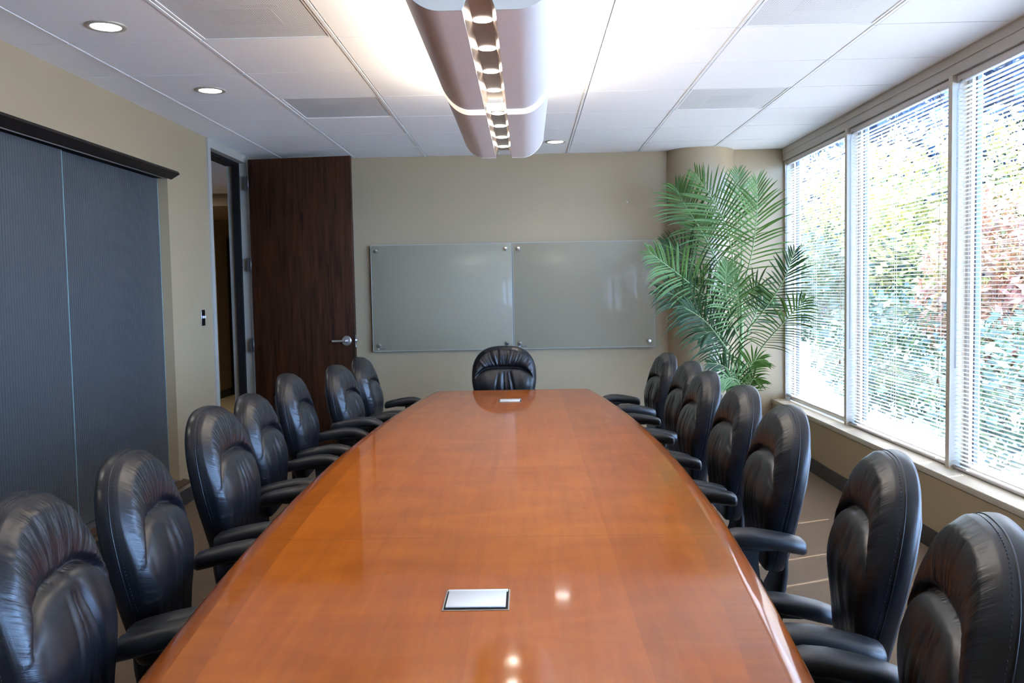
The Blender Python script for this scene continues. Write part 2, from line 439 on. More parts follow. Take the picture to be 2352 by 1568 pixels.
ceiling_panel(2, 8, 'large perforated ceiling panel at the top left, nearest on the door side')
ceiling_panel(2, 11, 'small perforated ceiling panel left of the pendant light, farther along')
ceiling_panel(6, 8, 'perforated ceiling panel cut by the top edge, on the window side')
ceiling_panel(6, 11, 'perforated ceiling panel right of the pendant light, nearer the back wall')

# left wall with opening for sliding glass panels and the doorway
GY0, GY1, GZ0, GZ1 = 1.0, 5.735, 0.175, 2.185
DY0, DY1, DZ1 = 6.46, 7.43, ZC
b = MB(); W0 = XL-0.15
b.box((W0, YF-0.1, 0), (XL, GY0, ZC+0.01)); b.box((W0, GY0, 0), (XL, GY1, GZ0)); b.box((W0, GY0, GZ1), (XL, GY1, ZC+0.01))
b.box((W0, GY1, 0), (XL, DY0, ZC+0.01)); b.box((W0, DY1, 0), (XL, YB+0.15, ZC+0.01))
struct(b.build('wall_left', M['wall']), 'tan painted left wall around the sliding glass panels', 'wall')
b = MB(); b.box((XL, YB, 0), (2.34, YB+0.15, ZC+0.01))
struct(b.build('wall_back', M['wall']), 'tan painted back wall behind the glass boards', 'wall')
b = MB(); b.box((XL-0.15, YF-0.15, 0), (2.34, YF, ZC+0.01))
struct(b.build('wall_front', M['wall']), 'tan painted wall behind the camera', 'wall')
b = MB(); b.box((XS, YF, 0), (2.32, YB, 0.380)); 
struct(b.build('wall_right', M['wall']), 'tan painted low wall under the windows', 'wall')
# round column half sunk in the back wall
b = MB(); b.lathe([(0.30, 0), (0.30, ZC)], (1.50, 7.69, 0), 64)
struct(b.build('column', M['column'], flat_angle=40), 'round tan column in the back right corner behind the palm', 'column')

# baseboards
b = MB(); b.box((XL, GY1+0.0, 0), (XL+0.008, DY0, 0.10)); b.box((XL, YF, 0), (XL+0.008, GY1, 0.10))
struct(b.build('baseboard_left', M['base']), 'dark rubber baseboard along the left wall', 'baseboard')
b = MB(); b.box((XS-0.008, YF, 0), (XS, YB, 0.105))
struct(b.build('baseboard_right', M['base']), 'dark rubber baseboard under the windows', 'baseboard')
b = MB(); b.box((XL+0.95, YB-0.008, 0), (1.21, YB, 0.10)); b.box((1.79, YB-0.008, 0), (XS-0.008, YB, 0.10))
struct(b.build('baseboard_back', M['base']), 'dark rubber baseboard along the back wall', 'baseboard')

# window sill and header
b = MB(); b.rbox((XS-0.006, YF, 0.384), (2.34, YB, 0.418), 0.003)
struct(b.build('trim_1', M['sill']), 'painted window sill running under all the blinds', 'sill')
b = MB(); b.box((XR, YF, 2.508), (2.34, YB, ZC+0.005)); b.box((XR-0.004, YF, ZC-0.006), (XR+0.002, YB, ZC+0.001))
struct(b.build('trim_2', M['frame']), 'painted header strip between the ceiling and the window frames', 'trim')

# windows
MY = [7.60, 6.115, 4.630, 3.145, 1.660, 0.175, -1.00]
win_words = ['farthest window next to the palm', 'second window from the back, in the middle of the window wall', 'third window from the back, at the right edge', 'fourth window from the back', 'fifth window from the back', 'nearest window beside the camera']
for k in range(6):
    y1, y0 = MY[k], MY[k+1]
    f = MB(); e1 = 0.0 if k == 0 else 0.021; e0 = 0.021 if k < 5 else 0.0
    f.box((2.205, y0-0.0, 2.455), (2.34, y1, 2.508))                       # head
    f.box((2.262, y0, 0.418), (2.34, y1, 0.455))                           # bottom rail
    wnd = f.build('window_%d' % (k+1), M['frame'])
    struct(wnd, win_words[k] + ' with a thin frame', 'window')
    g = MB()
    if k < 5: g.box((2.203, y0-0.021, 0.418), (2.34, y0+0.021, 2.455))
    if k == 0: g.box((2.215, y1-0.03, 0.418), (2.34, y1, 2.455))
    g.build('window_mullion', M['mullion'], wnd)
    g = MB(); g.box((2.278, y0+0.021, 0.455), (2.332, y0+0.075, 2.455)); g.box((2.278, y1-0.075, 0.455), (2.332, y1-0.021, 2.455)); g.build('window_side_frame', M['frame'], wnd)
    g = MB(); g.box((2.296, y0+0.075, 0.455), (2.318, y0+0.092, 2.455)); g.box((2.296, y1-0.092, 0.455), (2.318, y1-0.075, 2.455)); g.build('window_gasket', M['dark_alu'], wnd)
    g = MB(); g.add([(2.307,y0+0.09,0.455),(2.307,y1-0.09,0.455),(2.307,y1-0.09,2.455),(2.307,y0+0.09,2.455)], [(0,1,2,3)])
    g.build('window_pane', M['glass'], wnd, fixn=False)

# venetian blinds
def make_blind(k, y0, y1, zbot, label):
    t = thing('venetian_blind', label, 'blind', (2.238, (y0+y1)/2, zbot), 0, 'white slatted blinds on the window wall')
    L = (y1-y0)/2 - 0.005; W = 0.0125; top = 2.452 - zbot
    cords = (-L+0.155, 0.02, L-0.13)
    s = MB(); pitch = 0.0213; n = int((top-0.050-0.016)/pitch)
    tilt = math.radians(-3)
    rnd = random.Random(100+k)
    for i in range(n):
        z = 0.020 + i*pitch + rnd.uniform(-0.0006, 0.0006); tl = tilt + math.radians(rnd.uniform(-1.6, 1.6))
        sag = rnd.uniform(-0.0012, 0.0012)
        yl = [-L]
        for c in cords: yl += [c-0.008, c+0.008]
        yl.append(L)
        us = (-W, -0.0035, 0.0035, W)
        vs = []
        for y in yl:
            for u in us:
                zz = 0.0022*(1-(u/W)**2)
                vs.append((u*math.cos(tl)-zz*math.sin(tl), y, z + u*math.sin(tl)+zz*math.cos(tl) + sag*(y/L)))
        fs = []
        for a in range(len(yl)-1):
            for c in range(3):
                if c == 1 and a % 2 == 1: continue                          # route holes for the lift cords
                p = a*4+c; fs.append((p, p+1, p+5, p+4))
        s.add(vs, fs, 0, True)
    s.build('slats', M['slat'], t, fixn=False)
    h = MB(); h.rbox((-0.016, -L, top-0.038), (0.016, L, top), 0.003); h.build('headrail', M['headrail'], t)
    r = MB(); r.rbox((-0.013, -L, 0.0), (0.013, L, 0.012), 0.003); r.build('bottom_rail', M['headrail'], t)
    c = MB()
    for y in cords:
        for x in (-W-0.0006, W+0.0006):
            c.tube([(x, y, 0.01), (x, y, top-0.03)], 0.0007, 5)
        c.tube([(0, y, 0.01), (0, y, top-0.03)], 0.0007, 5)
    c.build('ladder_cords', M['cord'], t)
    c = MB(); yc = -L+0.155
    zl = 0.86-zbot+0.02*(k % 2)
    c.tube([(-0.026, yc-0.055, zl), (-0.026, yc-0.055, top-0.05), (-0.022, yc-0.02, top-0.025), (-0.016, yc, top-0.03)], 0.0011, 6)
    pc = c.build('pull_cord', M['tassel'], t)
    q = MB(); q.lathe([(0.002, 0.03), (0.005, 0.022), (0.008, 0.0), (0.006, -0.002)], (-0.026, yc-0.055, zl-0.024), 10); q.build('cord_tassel', M['tassel'], pc)
    w = MB(); w.tube([(-0.017, L-0.055, top-0.03), (-0.026, L-0.045, top-0.055), (-0.028, L-0.035, top-0.09), (-0.028, L-0.035, 0.53)], 0.0048, 8)
    w.build('tilt_wand', M['clear_rod'], t)
    return t
bl_words = ['white slatted blind over the window next to the palm, hung slightly short', 'wide white slatted blind over the middle window of three in view',
            'white slatted blind over the window cut by the right edge', 'white slatted blind on the fourth window from the back', 'white slatted blind on the fifth window from the back', 'white slatted blind on the window beside the camera']
for k in range(6):
    make_blind(k, MY[k+1]+0.024, MY[k]-(0.034 if k == 0 else 0.024), 0.448 if k == 0 else 0.424, bl_words[k])

# sliding glass panels on the left wall
XG = XL-0.055
for n, (y0, y1, x) in enumerate([(4.495, 5.722, XG-0.012), (3.21, 4.52, XG), (1.92, 3.235, XG-0.012), (1.01, 1.945, XG)]):
    lab = ['reeded blue grey sliding glass panel nearest the doorway', 'reeded blue grey sliding glass panel at the left edge, before the one by the doorway',
           'reeded sliding glass panel third from the doorway', 'reeded sliding glass panel fourth from the doorway'][n]
    cy = (y0+y1)/2; h = (y1-y0)/2
    t = thing('sliding_glass_panel', lab, 'sliding panel', (x, cy, 0.19), 0, 'sliding glass panels on the left wall')
    g = MB(); g.box((-0.005, -h, 0), (0.005, h, 1.975)); g.build('panel_glass', M['reeded'], t)
    g = MB(); g.box((-0.0052, h, 0), (0.0052, h+0.006, 1.975)); g.build('polished_edge', M['glass_edge'], t)
    g = MB(); g.box((-0.0052, -h-0.006, 0), (0.0052, -h, 1.975)); g.build('polished_edge', M['glass_edge'], t)
# box behind the glass
b = MB(); b.box((XL-0.20, GY0-0.05, 0.0), (XL-0.151, GY1+0.15, 2.4))
struct(b.build('wall_left_backing', M['dark_alu']), 'dark recess behind the sliding glass panels', 'wall')
# head and sill boards of the sliding panels
def wedge(y0, y1, prof, name, mat, par=None):
    g = MB(); g.loft([[(x, y0, z) for x, z in prof], [(x, y1, z) for x, z in prof]], 0, True, False)
    return g.build(name, mat, par)
t = thing('sliding_panel_track', 'dark brown wedge shaped head board above the reeded glass panels', 'track', (XL+0.001, 0, 0), 0)
wedge(0.9, 5.80, [(0.0, 2.170), (0.0, 2.238), (0.048, 2.220), (0.058, 2.204)], 'head_board', M['valance'], t)
g = MB(); g.box((-0.10, 1.01, 2.172), (-0.003, 5.725, 2.183)); g.build('upper_channel', M['jamb_dark'], t)
g = MB(); g.box((-0.012, 1.01, 2.166), (-0.004, 5.725, 2.172)); g.build('metal_lip', M['steel'], t)
t = thing('sliding_panel_sill', 'brown wooden sill board below the reeded glass panels', 'sill', (XL+0.001, 0, 0), 0)
wedge(0.9, 5.80, [(0.0, 0.128), (0.0, 0.178), (0.058, 0.166), (0.058, 0.158)], 'sill_board', M['ledge'], t)
g = MB(); g.box((-0.10, 1.01, 0.1765), (-0.003, 5.725, 0.186)); g.build('lower_channel', M['steel'], t)

# doorway, door frame, hallway
b = MB()
b.box((XL-0.15, DY0+0.001, 0), (XL+0.012, DY0+0.06, ZC-0.001)); b.box((XL-0.15, 7.335, 0), (XL+0.012, DY1-0.001, ZC-0.001)); b.box((XL-0.15, DY0+0.0601, 2.495), (XL+0.012, 7.3349, ZC-0.001))
fr = b.build('trim_3', M['jamb']); struct(fr, 'light painted door frame at the far end of the left wall', 'door frame')
g = MB(); g.box((XL-0.10, 7.300, 0), (XL-0.045, 7.334, 2.494)); g.box((XL-0.15, DY0+0.061, 2.47), (XL-0.045, 7.2999, 2.494)); g.build('door_stop', M['jamb_dark'], fr)
g = MB(); g.box((XL-0.04, DY0+0.0585, 0.90), (XL-0.01, DY0+0.0615, 1.02)); g.build('strike_plate', M['hinge'], fr)
HX, HY = -2.284, 7.280
dr = bpy.data.objects.new('door_1', None); COL.objects.link(dr); dr.location = (HX, HY, 0.012); dr.rotation_euler = (0,0,math.atan2(-0.095, 0.875))
struct(dr, 'tall dark walnut door standing open against the back wall', 'door')
DW = 0.868
g = MB(); g.rbox((0, 0, 0.0), (DW, 0.045, 2.505), 0.0015); g.build('door_slab', M['door'], dr)
for z in (0.25, 0.915, 1.585, 2.255):
    g = MB(); g.box((-0.040, -0.002, z), (0.0, 0.004, z+0.112)); g.cyl((-0.004, -0.004, z), (-0.004, -0.004, z+0.112), 0.006, 10); g.build('door_hinge', M['hinge'], dr)
g = MB()
def yl(prof, c, n=28):
    return [[(c[0]+r*math.cos(2*PI*k/n), c[1]+h, c[2]+r*math.sin(2*PI*k/n)) for k in range(n)] for r, h in prof]
g.loft(yl([(0.042, 0.0), (0.042, -0.006), (0.036, -0.012), (0.014, -0.013), (0.012, -0.045), (0.0115, -0.06)], (DW-0.07, 0, 0.998)))
rose = g.build('door_handle', M['steel'], dr, flat_angle=35)
g = MB(); g.rbox((DW-0.18, -0.062, 0.988), (DW-0.055, -0.048, 1.008), 0.005, 3); g.build('lever', M['steel'], rose)
g = MB(); g.box((DW-0.001, 0.010, 0.945), (DW+0.001, 0.036, 1.050)); g.rbox((DW, 0.015, 0.985), (DW+0.012, 0.030, 1.012), 0.003); g.build('door_latch', M['chrome'], dr)

# hallway shell
b = MB()
b.box((-6.2, 11.84, 0), (-4.20, 13.5, ZC))                        # jutting wall with corner
b.box((-6.2, 13.5, 0), (-1.9, 13.6, ZC)); b.box((-2.0, 7.75, 0), (-1.9, 13.5, ZC))
b.box((-6.3, 4.9, 0), (-6.2, 13.6, ZC)); b.box((-6.2, 4.9, 0), (W0, 5.0, ZC))
b.box((-6.2, 10.0, 2.42), (-2.0, 11.84, ZC))
struct(b.build('wall_hall', M['wall']), 'dim tan hallway walls seen through the open doorway', 'wall')
b = MB(); b.box((-6.2, 11.832, 0), (-4.192, 11.84, 0.10)); b.box((-4.20, 11.84, 0), (-4.192, 13.5, 0.10))
struct(b.build('baseboard_hall', M['base']), 'dark baseboard around the hallway corner', 'baseboard')
b = MB(); b.box((-6.3, 4.9, ZC), (W0, 13.6, ZC+0.1)); b.box((W0, 7.75, ZC), (-1.9, 13.6, ZC+0.1))
struct(b.build('ceiling_hall', M['tile']), 'dim hallway ceiling beyond the doorway', 'ceiling')
b = MB(); b.box((-4.188, 12.30, 0.0), (-4.15, 13.3, 2.2))  # solid slab, its black colour stands in for the darkness of an opening
struct(b.build('hall_dark_slab', M['jamb_dark']), 'black slab painted in place of the dark hallway opening past the corner', 'door')
t = thing('fire_sprinkler', 'tiny sprinkler head on the hallway ceiling seen through the doorway', 'sprinkler', (-3.30, 9.2, ZC), 0)
g = MB(); g.lathe([(0.03, 0), (0.03, -0.005), (0.008, -0.008), (0.008, -0.05)], n=16); g.build('sprinkler_body', M['hinge'], t)
g = MB(); g.lathe([(0.022, -0.05), (0.022, -0.054)], n=16); g.build('deflector', M['hinge'], t)

# light switch
t = thing('light_switch', 'chrome two gang light switch plate beside the doorway', 'switch', (XL+0.001, 6.257, 1.245), 0)
g = MB(); g.rbox((0, -0.036, -0.057), (0.007, 0.036, 0.057), 0.002); g.build('switch_plate', M['plate_dark_mirror'], t)  # chrome plate; the dark reflection in it is put into its colour
g = MB(); g.rbox((0.0005, -0.0385, -0.057), (0.008, -0.0355, 0.057), 0.001); g.build('plate_edge', M['chrome'], t)
for y in (-0.017, 0.017):
    g = MB(); g.rbox((0.006, y-0.005, -0.004), (0.018, y+0.005, 0.014), 0.002); g.build('toggle', M['white_plastic'], t)

# small white wall anchor
g = MB(); g.lathe([(0.007, 0), (0.006, 0.003), (0.001, 0.004)], n=12)
o = g.build('wall_anchor', M['white_plastic']); o.location = (0.874, YB-0.001, 1.40+0.735); o.rotation_euler = (PI/2, 0, 0)
tag(o, 'tiny white plastic anchor on the bare back wall above the glass boards', 'anchor')

# ------------------------------------------------------------------ glass boards
def glass_board(x0, x1, label):
    z0, z1 = 0.892, 1.806; cx, cz = (x0+x1)/2, (z0+z1)/2; w, h = (x1-x0)/2, (z1-z0)/2
    t = thing('glass_board', label, 'glass board', (cx, YB-0.032, cz), 0, 'grey glass boards on the back wall')
    g = MB(); g.rbox((-w, -0.008, -h), (w, 0.0, h), 0.0015); gl = g.build('board_panel', M['board_glass'], t)
    g = MB()
    for lo, hi in (((-w-0.0004,-0.0078,-h),(-w+0.004,-0.0082,h)), ((w-0.004,-0.0078,-h),(w+0.0004,-0.0082,h)), ((-w,-0.0078,-h-0.0004),(w,-0.0082,-h+0.004)), ((-w,-0.0078,h-0.004),(w,-0.0082,h+0.0004))):
        g.box(lo, hi)
    g.build('polished_rim', M['board_edge'], t)
    for sx in (-1, 1):
        for sz in (-1, 1):
            g = MB(); c = (sx*(w-0.052), 0, sz*(h-0.050))
            g.loft(yl([(0.010, 0.030), (0.010, -0.008), (0.017, -0.0085), (0.017, -0.020), (0.014, -0.024), (0.004, -0.025)], c, 20))
            g.build('standoff_mount', M['chrome'], t, flat_angle=35)
    g = MB()
    g.box((-w+0.043, -0.0088, -h+0.016), (-w+0.053, -0.0081, -h+0.026))
    lm = g.build('maker_mark', M['mark_light'], t)
    g = MB()
    for q in range(4): g.box((-w+0.060+q*0.013, -0.0088, -h+0.016), (-w+0.068+q*0.013, -0.0081, -h+0.026))
    g.build('maker_lettering', M['mark_dark'], lm)
glass_board(-1.3385, -0.1225, 'left grey glass board, next to the open door')
glass_board(-0.1175, 1.0985, 'right grey glass board, next to the palm')

# ------------------------------------------------------------------ conference table
TXC, TA, TB = -0.108, 0.95, 5.85
def hw(y): return 0.690 - 0.0262*(y-3.4)**2
def tloop(d, z, n=40):
    R = []; Lf = []
    for i in range(n+1):
        y = TA+d + (TB-TA-2*d)*i/n
        s = 0.0524*(y-3.4); x = hw(y) - d*math.sqrt(1+s*s)
        R.append((TXC+x, y, z)); Lf.append((TXC-x, y, z))
    return R + Lf[::-1]
tb = thing('conference_table', 'long boat shaped cherry veneer conference table with polished top', 'table', (0,0,0), 0)
n = 40
g = MB()
inner = tloop(0.118, 0.74, n)
g.add(inner, [(i, i+1, 2*n+1-(i+1), 2*n+1-i) for i in range(n)][:] , 0, False)
rings = [(0.118, 0.74), (0.056, 0.74)]
L0, L1 = [tloop(d, z, n) for d, z in rings]
m = len(L0)
g.add(L0+L1, [(k, (k+1) % m, m+(k+1) % m, m+k) for k in range(m)], 1, False)
prof = [(0.056, 0.74), (0.049, 0.7395), (0.038, 0.7372), (0.026, 0.7342), (0.014, 0.7290), (0.005, 0.722), (0.0, 0.712), (0.004, 0.703), (0.03, 0.698)]
g.loft([tloop(d, z, n) for d, z in prof], 2, False, True)
L2 = tloop(0.03, 0.698, n)
g.add(L2, [(2*n+1-i, 2*n+1-(i+1), i+1, i) for i in range(n)], 2, False)
g.build('table_top', [M['veneer'], M['veneer_border'], M['veneer_edge']], tb, flat_angle=30)
for yc in (2.0, 4.8):
    g = MB(); g.rbox((TXC-0.22, yc-0.40, 0.06), (TXC+0.22, yc+0.40, 0.698), 0.01); p = g.build('pedestal', M['veneer_edge'], tb)
    g = MB(); g.box((TXC-0.19, yc-0.37, 0.0), (TXC+0.19, yc+0.37, 0.06)); g.build('toe_kick', M['base'], p)
for (x0, x1, y0, y1) in ((-0.185, -0.051, 1.779, 1.897), (-0.175, -0.047, 5.155, 5.272)):
    g = MB()
    g.box((x0, y0, 0.7402), (x1, y1, 0.7406), 0)
    pb = g.build('power_box', [M['jamb_dark']], tb)
    g = MB(); fwid = 0.0028
    for lo, hi in (((x0-fwid,y0-fwid),(x0,y1+fwid)), ((x1,y0-fwid),(x1+fwid,y1+fwid)), ((x0,y0-fwid),(x1,y0)), ((x0,y1),(x1,y1+fwid))):
        g.box((*lo, 0.7400), (*hi, 0.7418))
    g.build('box_rim', M['steel'], pb)
    g = MB(); g.rbox((x0+0.003, y0+0.013, 0.7408), (x1-0.005, y1-0.012, 0.7445), 0.0015)
    g.build('flip_lid', M['lid'], pb)
    g = MB(); g.rbox((x0+0.001, y1-0.0105, 0.7408), (x1-0.002, y1-0.001, 0.7448), 0.001); g.build('lid_hinge', M['lid'], pb)

# ------------------------------------------------------------------ chairs
def sstep(a, b, x):
    t = max(0.0, min(1.0, (x-a)/(b-a))); return t*t*(3-2*t)
BH = 0.50
def back_half(z):
    if z >= 0.27:
        q = min(1.0, (z-0.27)/0.23)
        return 0.233*max(0.0, 1-q**2.7)**(1/2.5)
    w = 0.180 + 0.053*sstep(0.0, 0.27, z)**0.9
    if z < 0.05:
        w -= 0.05 - math.sqrt(max(0.0, 0.05**2-(0.05-z)**2))
    return w
def back_inside(y, z):
    return 0 <= z <= BH and abs(y) <= back_half(z)
def crease(y):                               # arch where the head roll meets the lumbar pad
    a = min(1.2, abs(y)/0.203)
    return 0.352 - 0.065*a**4
def back_place(f, y, z):
    x = -0.19 + f - 0.090*(max(0.0, z)/BH)**1.1
    return (x, y, 0.50 + z*1.0)
NA, NR = 240, 46
CZ = 0.255
def outline_r(th):
    c, s = math.cos(th), math.sin(th); lo, hi = 0.0, 0.5
    for _ in range(32):
        mid = (lo+hi)/2
        if back_inside(c*mid, CZ+s*mid): lo = mid
        else: hi = mid
    return lo
OUT = [outline_r(2*PI*k/NA) for k in range(NA)]
def make_back(seed, deep=1.0):
    rnd = random.Random(seed); off = Vector((seed*7.3, seed*3.1, 0))
    folds = [(rnd.uniform(-0.6, 0.6), rnd.uniform(0.03, 0.07), rnd.uniform(0.6, 1.0)) for _ in range(7)]
    def front(y, z, r):
        edge = (1 - min(1, r)**7)**0.5
        f = 0.012*edge + 0.026*math.exp(-((z-0.235)/0.115)**2)*(0.35+0.65*edge)
        zt = None
        s = z - crease(y)
        fade = 1 - sstep(0.90, 1.0, r)
        inner = 1 - sstep(0.55, 0.85, abs(y)/max(0.05, back_half(z)))
        ang = math.atan2(z-0.20, y)
        sideb = sstep(0.72, 0.93, abs(y)/0.24)
        common = 0.020*(0.35+0.65*fade)*(1-0.75*sstep(0.20, 0.33, -s))
        if s >= 0:
            rr = max(1e-4, 1-r); h = s/(s+rr*0.22+1e-6)
            prof = math.sin(PI*min(1, h*0.84))**0.55
            ft = 0.029*prof*(0.35+0.65*fade)
            f += ft*(1-sideb) + common*sideb
            wv = noise.noise(Vector((ang*9.0, r*1.2, 0))+off) + 0.6*noise.noise(Vector((ang*21.0, r*1.6, 4))+off)
            f += 0.0022*deep*wv*sstep(0, 0.03, s)*fade
        else:
            d = -s
            bh = max(0.05, back_half(z)); q = abs(y)/bh
            pad = (1-math.exp(-d/0.008))*(0.013+0.013*math.exp(-((d-0.09)/0.15)**2))*(1-0.45*sstep(0.18, 0.33, d))
            f += (pad*(1-sideb) + common*sideb)*(1-0.3*min(1.0, q)**6)
            f -= 0.0028*math.exp(-((q-0.79)/0.065)**2)*sstep(0.0, 0.05, d)*(1-sstep(0.12, 0.28, d))
            for (a, wd, amp) in folds:
                xc = a*(0.08+0.42*min(d, 0.25))
                f -= 0.0045*deep*amp*math.exp(-((y-xc)/(0.006+wd*0.08))**2)*sstep(0.015, 0.07, d)*(1-sstep(0.16, 0.30, d))*inner
            f += 0.0022*deep*noise.noise(Vector((y*22, z*7, 2))+off)*inner
        # crease groove fades out at the sides
        f -= 0.008*math.exp(-(s/0.007)**2)*(1-sstep(0.66, 0.88, abs(y)/0.24))
        return f
    g = MB(); pl, rg, gt = [], [], []
    rows = []
    for i in range(1, NR+1):
        r = (i/NR)**0.85; rows.append((r, 'f'))
    edge = [(1.004, -0.008), (1.014, -0.014), (1.018, -0.024), (1.016, -0.035), (1.004, -0.042), (0.97, -0.046), (0.93, -0.048)]
    vs = []
    x0 = front(0, CZ, 0.0)
    vs.append(back_place(x0, 0, CZ)); pl.append(0); rg.append(0); gt.append(0)
    for r, kind in rows:
        for k in range(NA):
            th = 2*PI*k/NA; R = OUT[k]*r; y = R*math.cos(th); z = CZ+R*math.sin(th)
            f = front(y, z, r)
            vs.append(back_place(f, y, z))
            s = z-crease(y); ang = math.atan2(z-0.18, y)
            pl.append(ang); rg.append(r)
            top = sstep(0.0, 0.025, s)*(1-sstep(0.90, 1.0, r))*sstep(0.17, 0.30, z)
            low = 0.35*sstep(0.78, 0.9, r)*(1-sstep(0.95, 1.0, r))*sstep(-0.30, -0.15, s)
            gt.append(max(top, low))
    for sc, f in edge:
        for k in range(NA):
            th = 2*PI*k/NA; R = OUT[k]*sc; y = R*math.cos(th); z = CZ+R*math.sin(th)
            vs.append(back_place(f, y, max(-0.02, z))); pl.append(0); rg.append(1); gt.append(0)
    for i in range(1, 8):
        r = 0.93*(1-i/8.0)
        for k in range(NA):
            th = 2*PI*k/NA; R = OUT[k]*r; y = R*math.cos(th); z = CZ+R*math.sin(th)
            vs.append(back_place(-0.048-0.004*(1-r), y, z)); pl.append(0); rg.append(1); gt.append(0)
    vs.append(back_place(-0.052, 0, CZ)); pl.append(0); rg.append(1); gt.append(0)
    fs = [(0, 1+k, 1+(k+1) % NA) for k in range(NA)]
    nr = NR+len(edge)+7
    for i in range(nr-1):
        for k in range(NA):
            a = 1+i*NA+k; c = 1+i*NA+(k+1) % NA
            fs.append((a, a+NA, c+NA, c))
    last = len(vs)-1; o = 1+(nr-1)*NA
    fs += [(o+(k+1) % NA, o+k, last) for k in range(NA)]
    g.add(vs, fs, 0, True)
    g.attr = {'pleat': pl, 'ring': rg, 'gather': gt}
    return g
def piping():
    g = MB(); n = 120; pts = []
    for k in range(n+1):
        kk = (k*NA//n) % NA; th = 2*PI*kk/NA; R = OUT[kk]*1.008
        pts.append(back_place(-0.011, R*math.cos(th), CZ+R*math.sin(th)))
    g.tube(pts, 0.0018, 6, cap=False); return g
def stitch_row():
    g = MB(); n = 170
    for k in range(n):
        kk = k*NA/n; k0 = int(kk) % NA; th = 2*PI*kk/NA; R = OUT[k0]*1.004
        if CZ+R*math.sin(th) < 0.06: continue
        p = Vector(back_place(-0.001, R*math.cos(th), CZ+R*math.sin(th)))
        th2 = th+2*PI*0.55/n; k1 = int(th2/(2*PI)*NA) % NA; R1 = OUT[k1]*1.004
        q = Vector(back_place(-0.001, R1*math.cos(th2), CZ+R1*math.sin(th2)))
        g.tube([p, q], 0.0009, 4)
    return g
def seat_mb():
    g = MB(); na, nr = 96, 20; vs = []; fs = []
    cx = 0.035; a, bb = 0.245, 0.255; ne = 3.4
    def o(th):
        c, s = math.cos(th), math.sin(th)
        return (abs(c/a)**ne + abs(s/bb)**ne)**(-1/ne)
    def top(x, y, r):
        z = 0.400 + 0.062*(1-r**5)**0.5
        z -= 0.010*math.exp(-(y/0.11)**2)*math.exp(-((x-cx+0.05)/0.13)**2)
        z += 0.012*math.exp(-((abs(y)-0.17)/0.05)**2)*(1-r**6)
        z -= 0.030*sstep(cx+0.10, cx+0.25, x)
        z += 0.0025*noise.noise(Vector((x*16, y*26, 0.3)))
        return z
    vs.append((cx, 0, top(cx, 0, 0)))
    for i in range(1, nr+1):
        r = (i/nr)**0.8
        for k in range(na):
            th = 2*PI*k/na; R = o(th)*r; x, y = cx+R*math.cos(th), R*math.sin(th); vs.append((x, y, top(x, y, r)))
    for sc, z in ((1.012, 0.388), (1.008, 0.370), (0.985, 0.356), (0.93, 0.350), (0.5, 0.348)):
        for k in range(na):
            th = 2*PI*k/na; R = o(th)*sc; x = cx+R*math.cos(th); vs.append((x, R*math.sin(th), z-0.022*sstep(cx+0.12, cx+0.25, x)))
    vs.append((cx, 0, 0.348)); nrr = nr+5
    fs = [(0, 1+k, 1+(k+1) % na) for k in range(na)]
    for i in range(nrr-1):
        for k in range(na):
            p = 1+i*na+k; q = 1+i*na+(k+1) % na; fs.append((p, p+na, q+na, q))
    o2 = 1+(nrr-1)*na; fs += [(o2+(k+1) % na, o2+k, len(vs)-1) for k in range(na)]
    g.add(vs, fs, 0, True); return g
def arm_pad_mb(side):
    g = MB(); rings = []; n = 20; yc = side*0.263
    path = [(-0.240, 0.596, 0.30), (-0.234, 0.598, 0.72), (-0.222, 0.601, 0.93), (-0.18, 0.609, 1.0), (-0.11, 0.620, 1.0), (-0.04, 0.628, 1.0), (0.02, 0.628, 1.0),
            (0.07, 0.619, 0.96), (0.105, 0.607, 0.90), (0.128, 0.596, 0.80), (0.140, 0.589, 0.60), (0.145, 0.585, 0.28)]
    for x, z, s in path:
        ring = []
        for k in range(n):
            th = 2*PI*k/n; c, sn = math.cos(th), math.sin(th)
            yy = 0.041*s*math.copysign(abs(c)**0.62, c); zz = 0.0255*s*math.copysign(abs(sn)**0.75, sn)
            ring.append((x, yc+yy-side*0.010*max(0, (x-0.02)/0.12), z+zz))
        rings.append([(-0.205+(x_+0.24)*0.78, y_, z_) for x_, y_, z_ in ring])
    g.loft(rings, 0, True, True); return g
def arm_post_mb(side):
    g = MB(); yc = side*0.263
    g.rbox((-0.12, yc-0.022, 0.590), (0.02, yc+0.022, 0.606), 0.004)
    g.loft([[(x-w, yc+side*dy-t, z), (x+w, yc+side*dy-t, z), (x+w, yc+side*dy+t, z), (x-w, yc+side*dy+t, z)] for x, z, w, t, dy in
            ((-0.035, 0.600, 0.034, 0.011, 0), (-0.028, 0.56, 0.027, 0.011, 0.002), (-0.015, 0.48, 0.024, 0.010, 0.004), (0.0, 0.40, 0.024, 0.010, 0.004))], 0, True, False)
    g.rbox((-0.022, yc-0.012+side*0.004, 0.335), (0.030, yc+0.016+side*0.004, 0.455), 0.003)
    y1, y2 = sorted((side*0.10, yc+side*0.010))
    g.rbox((-0.020, y1, 0.322), (0.028, y2, 0.338), 0.003)
    return g
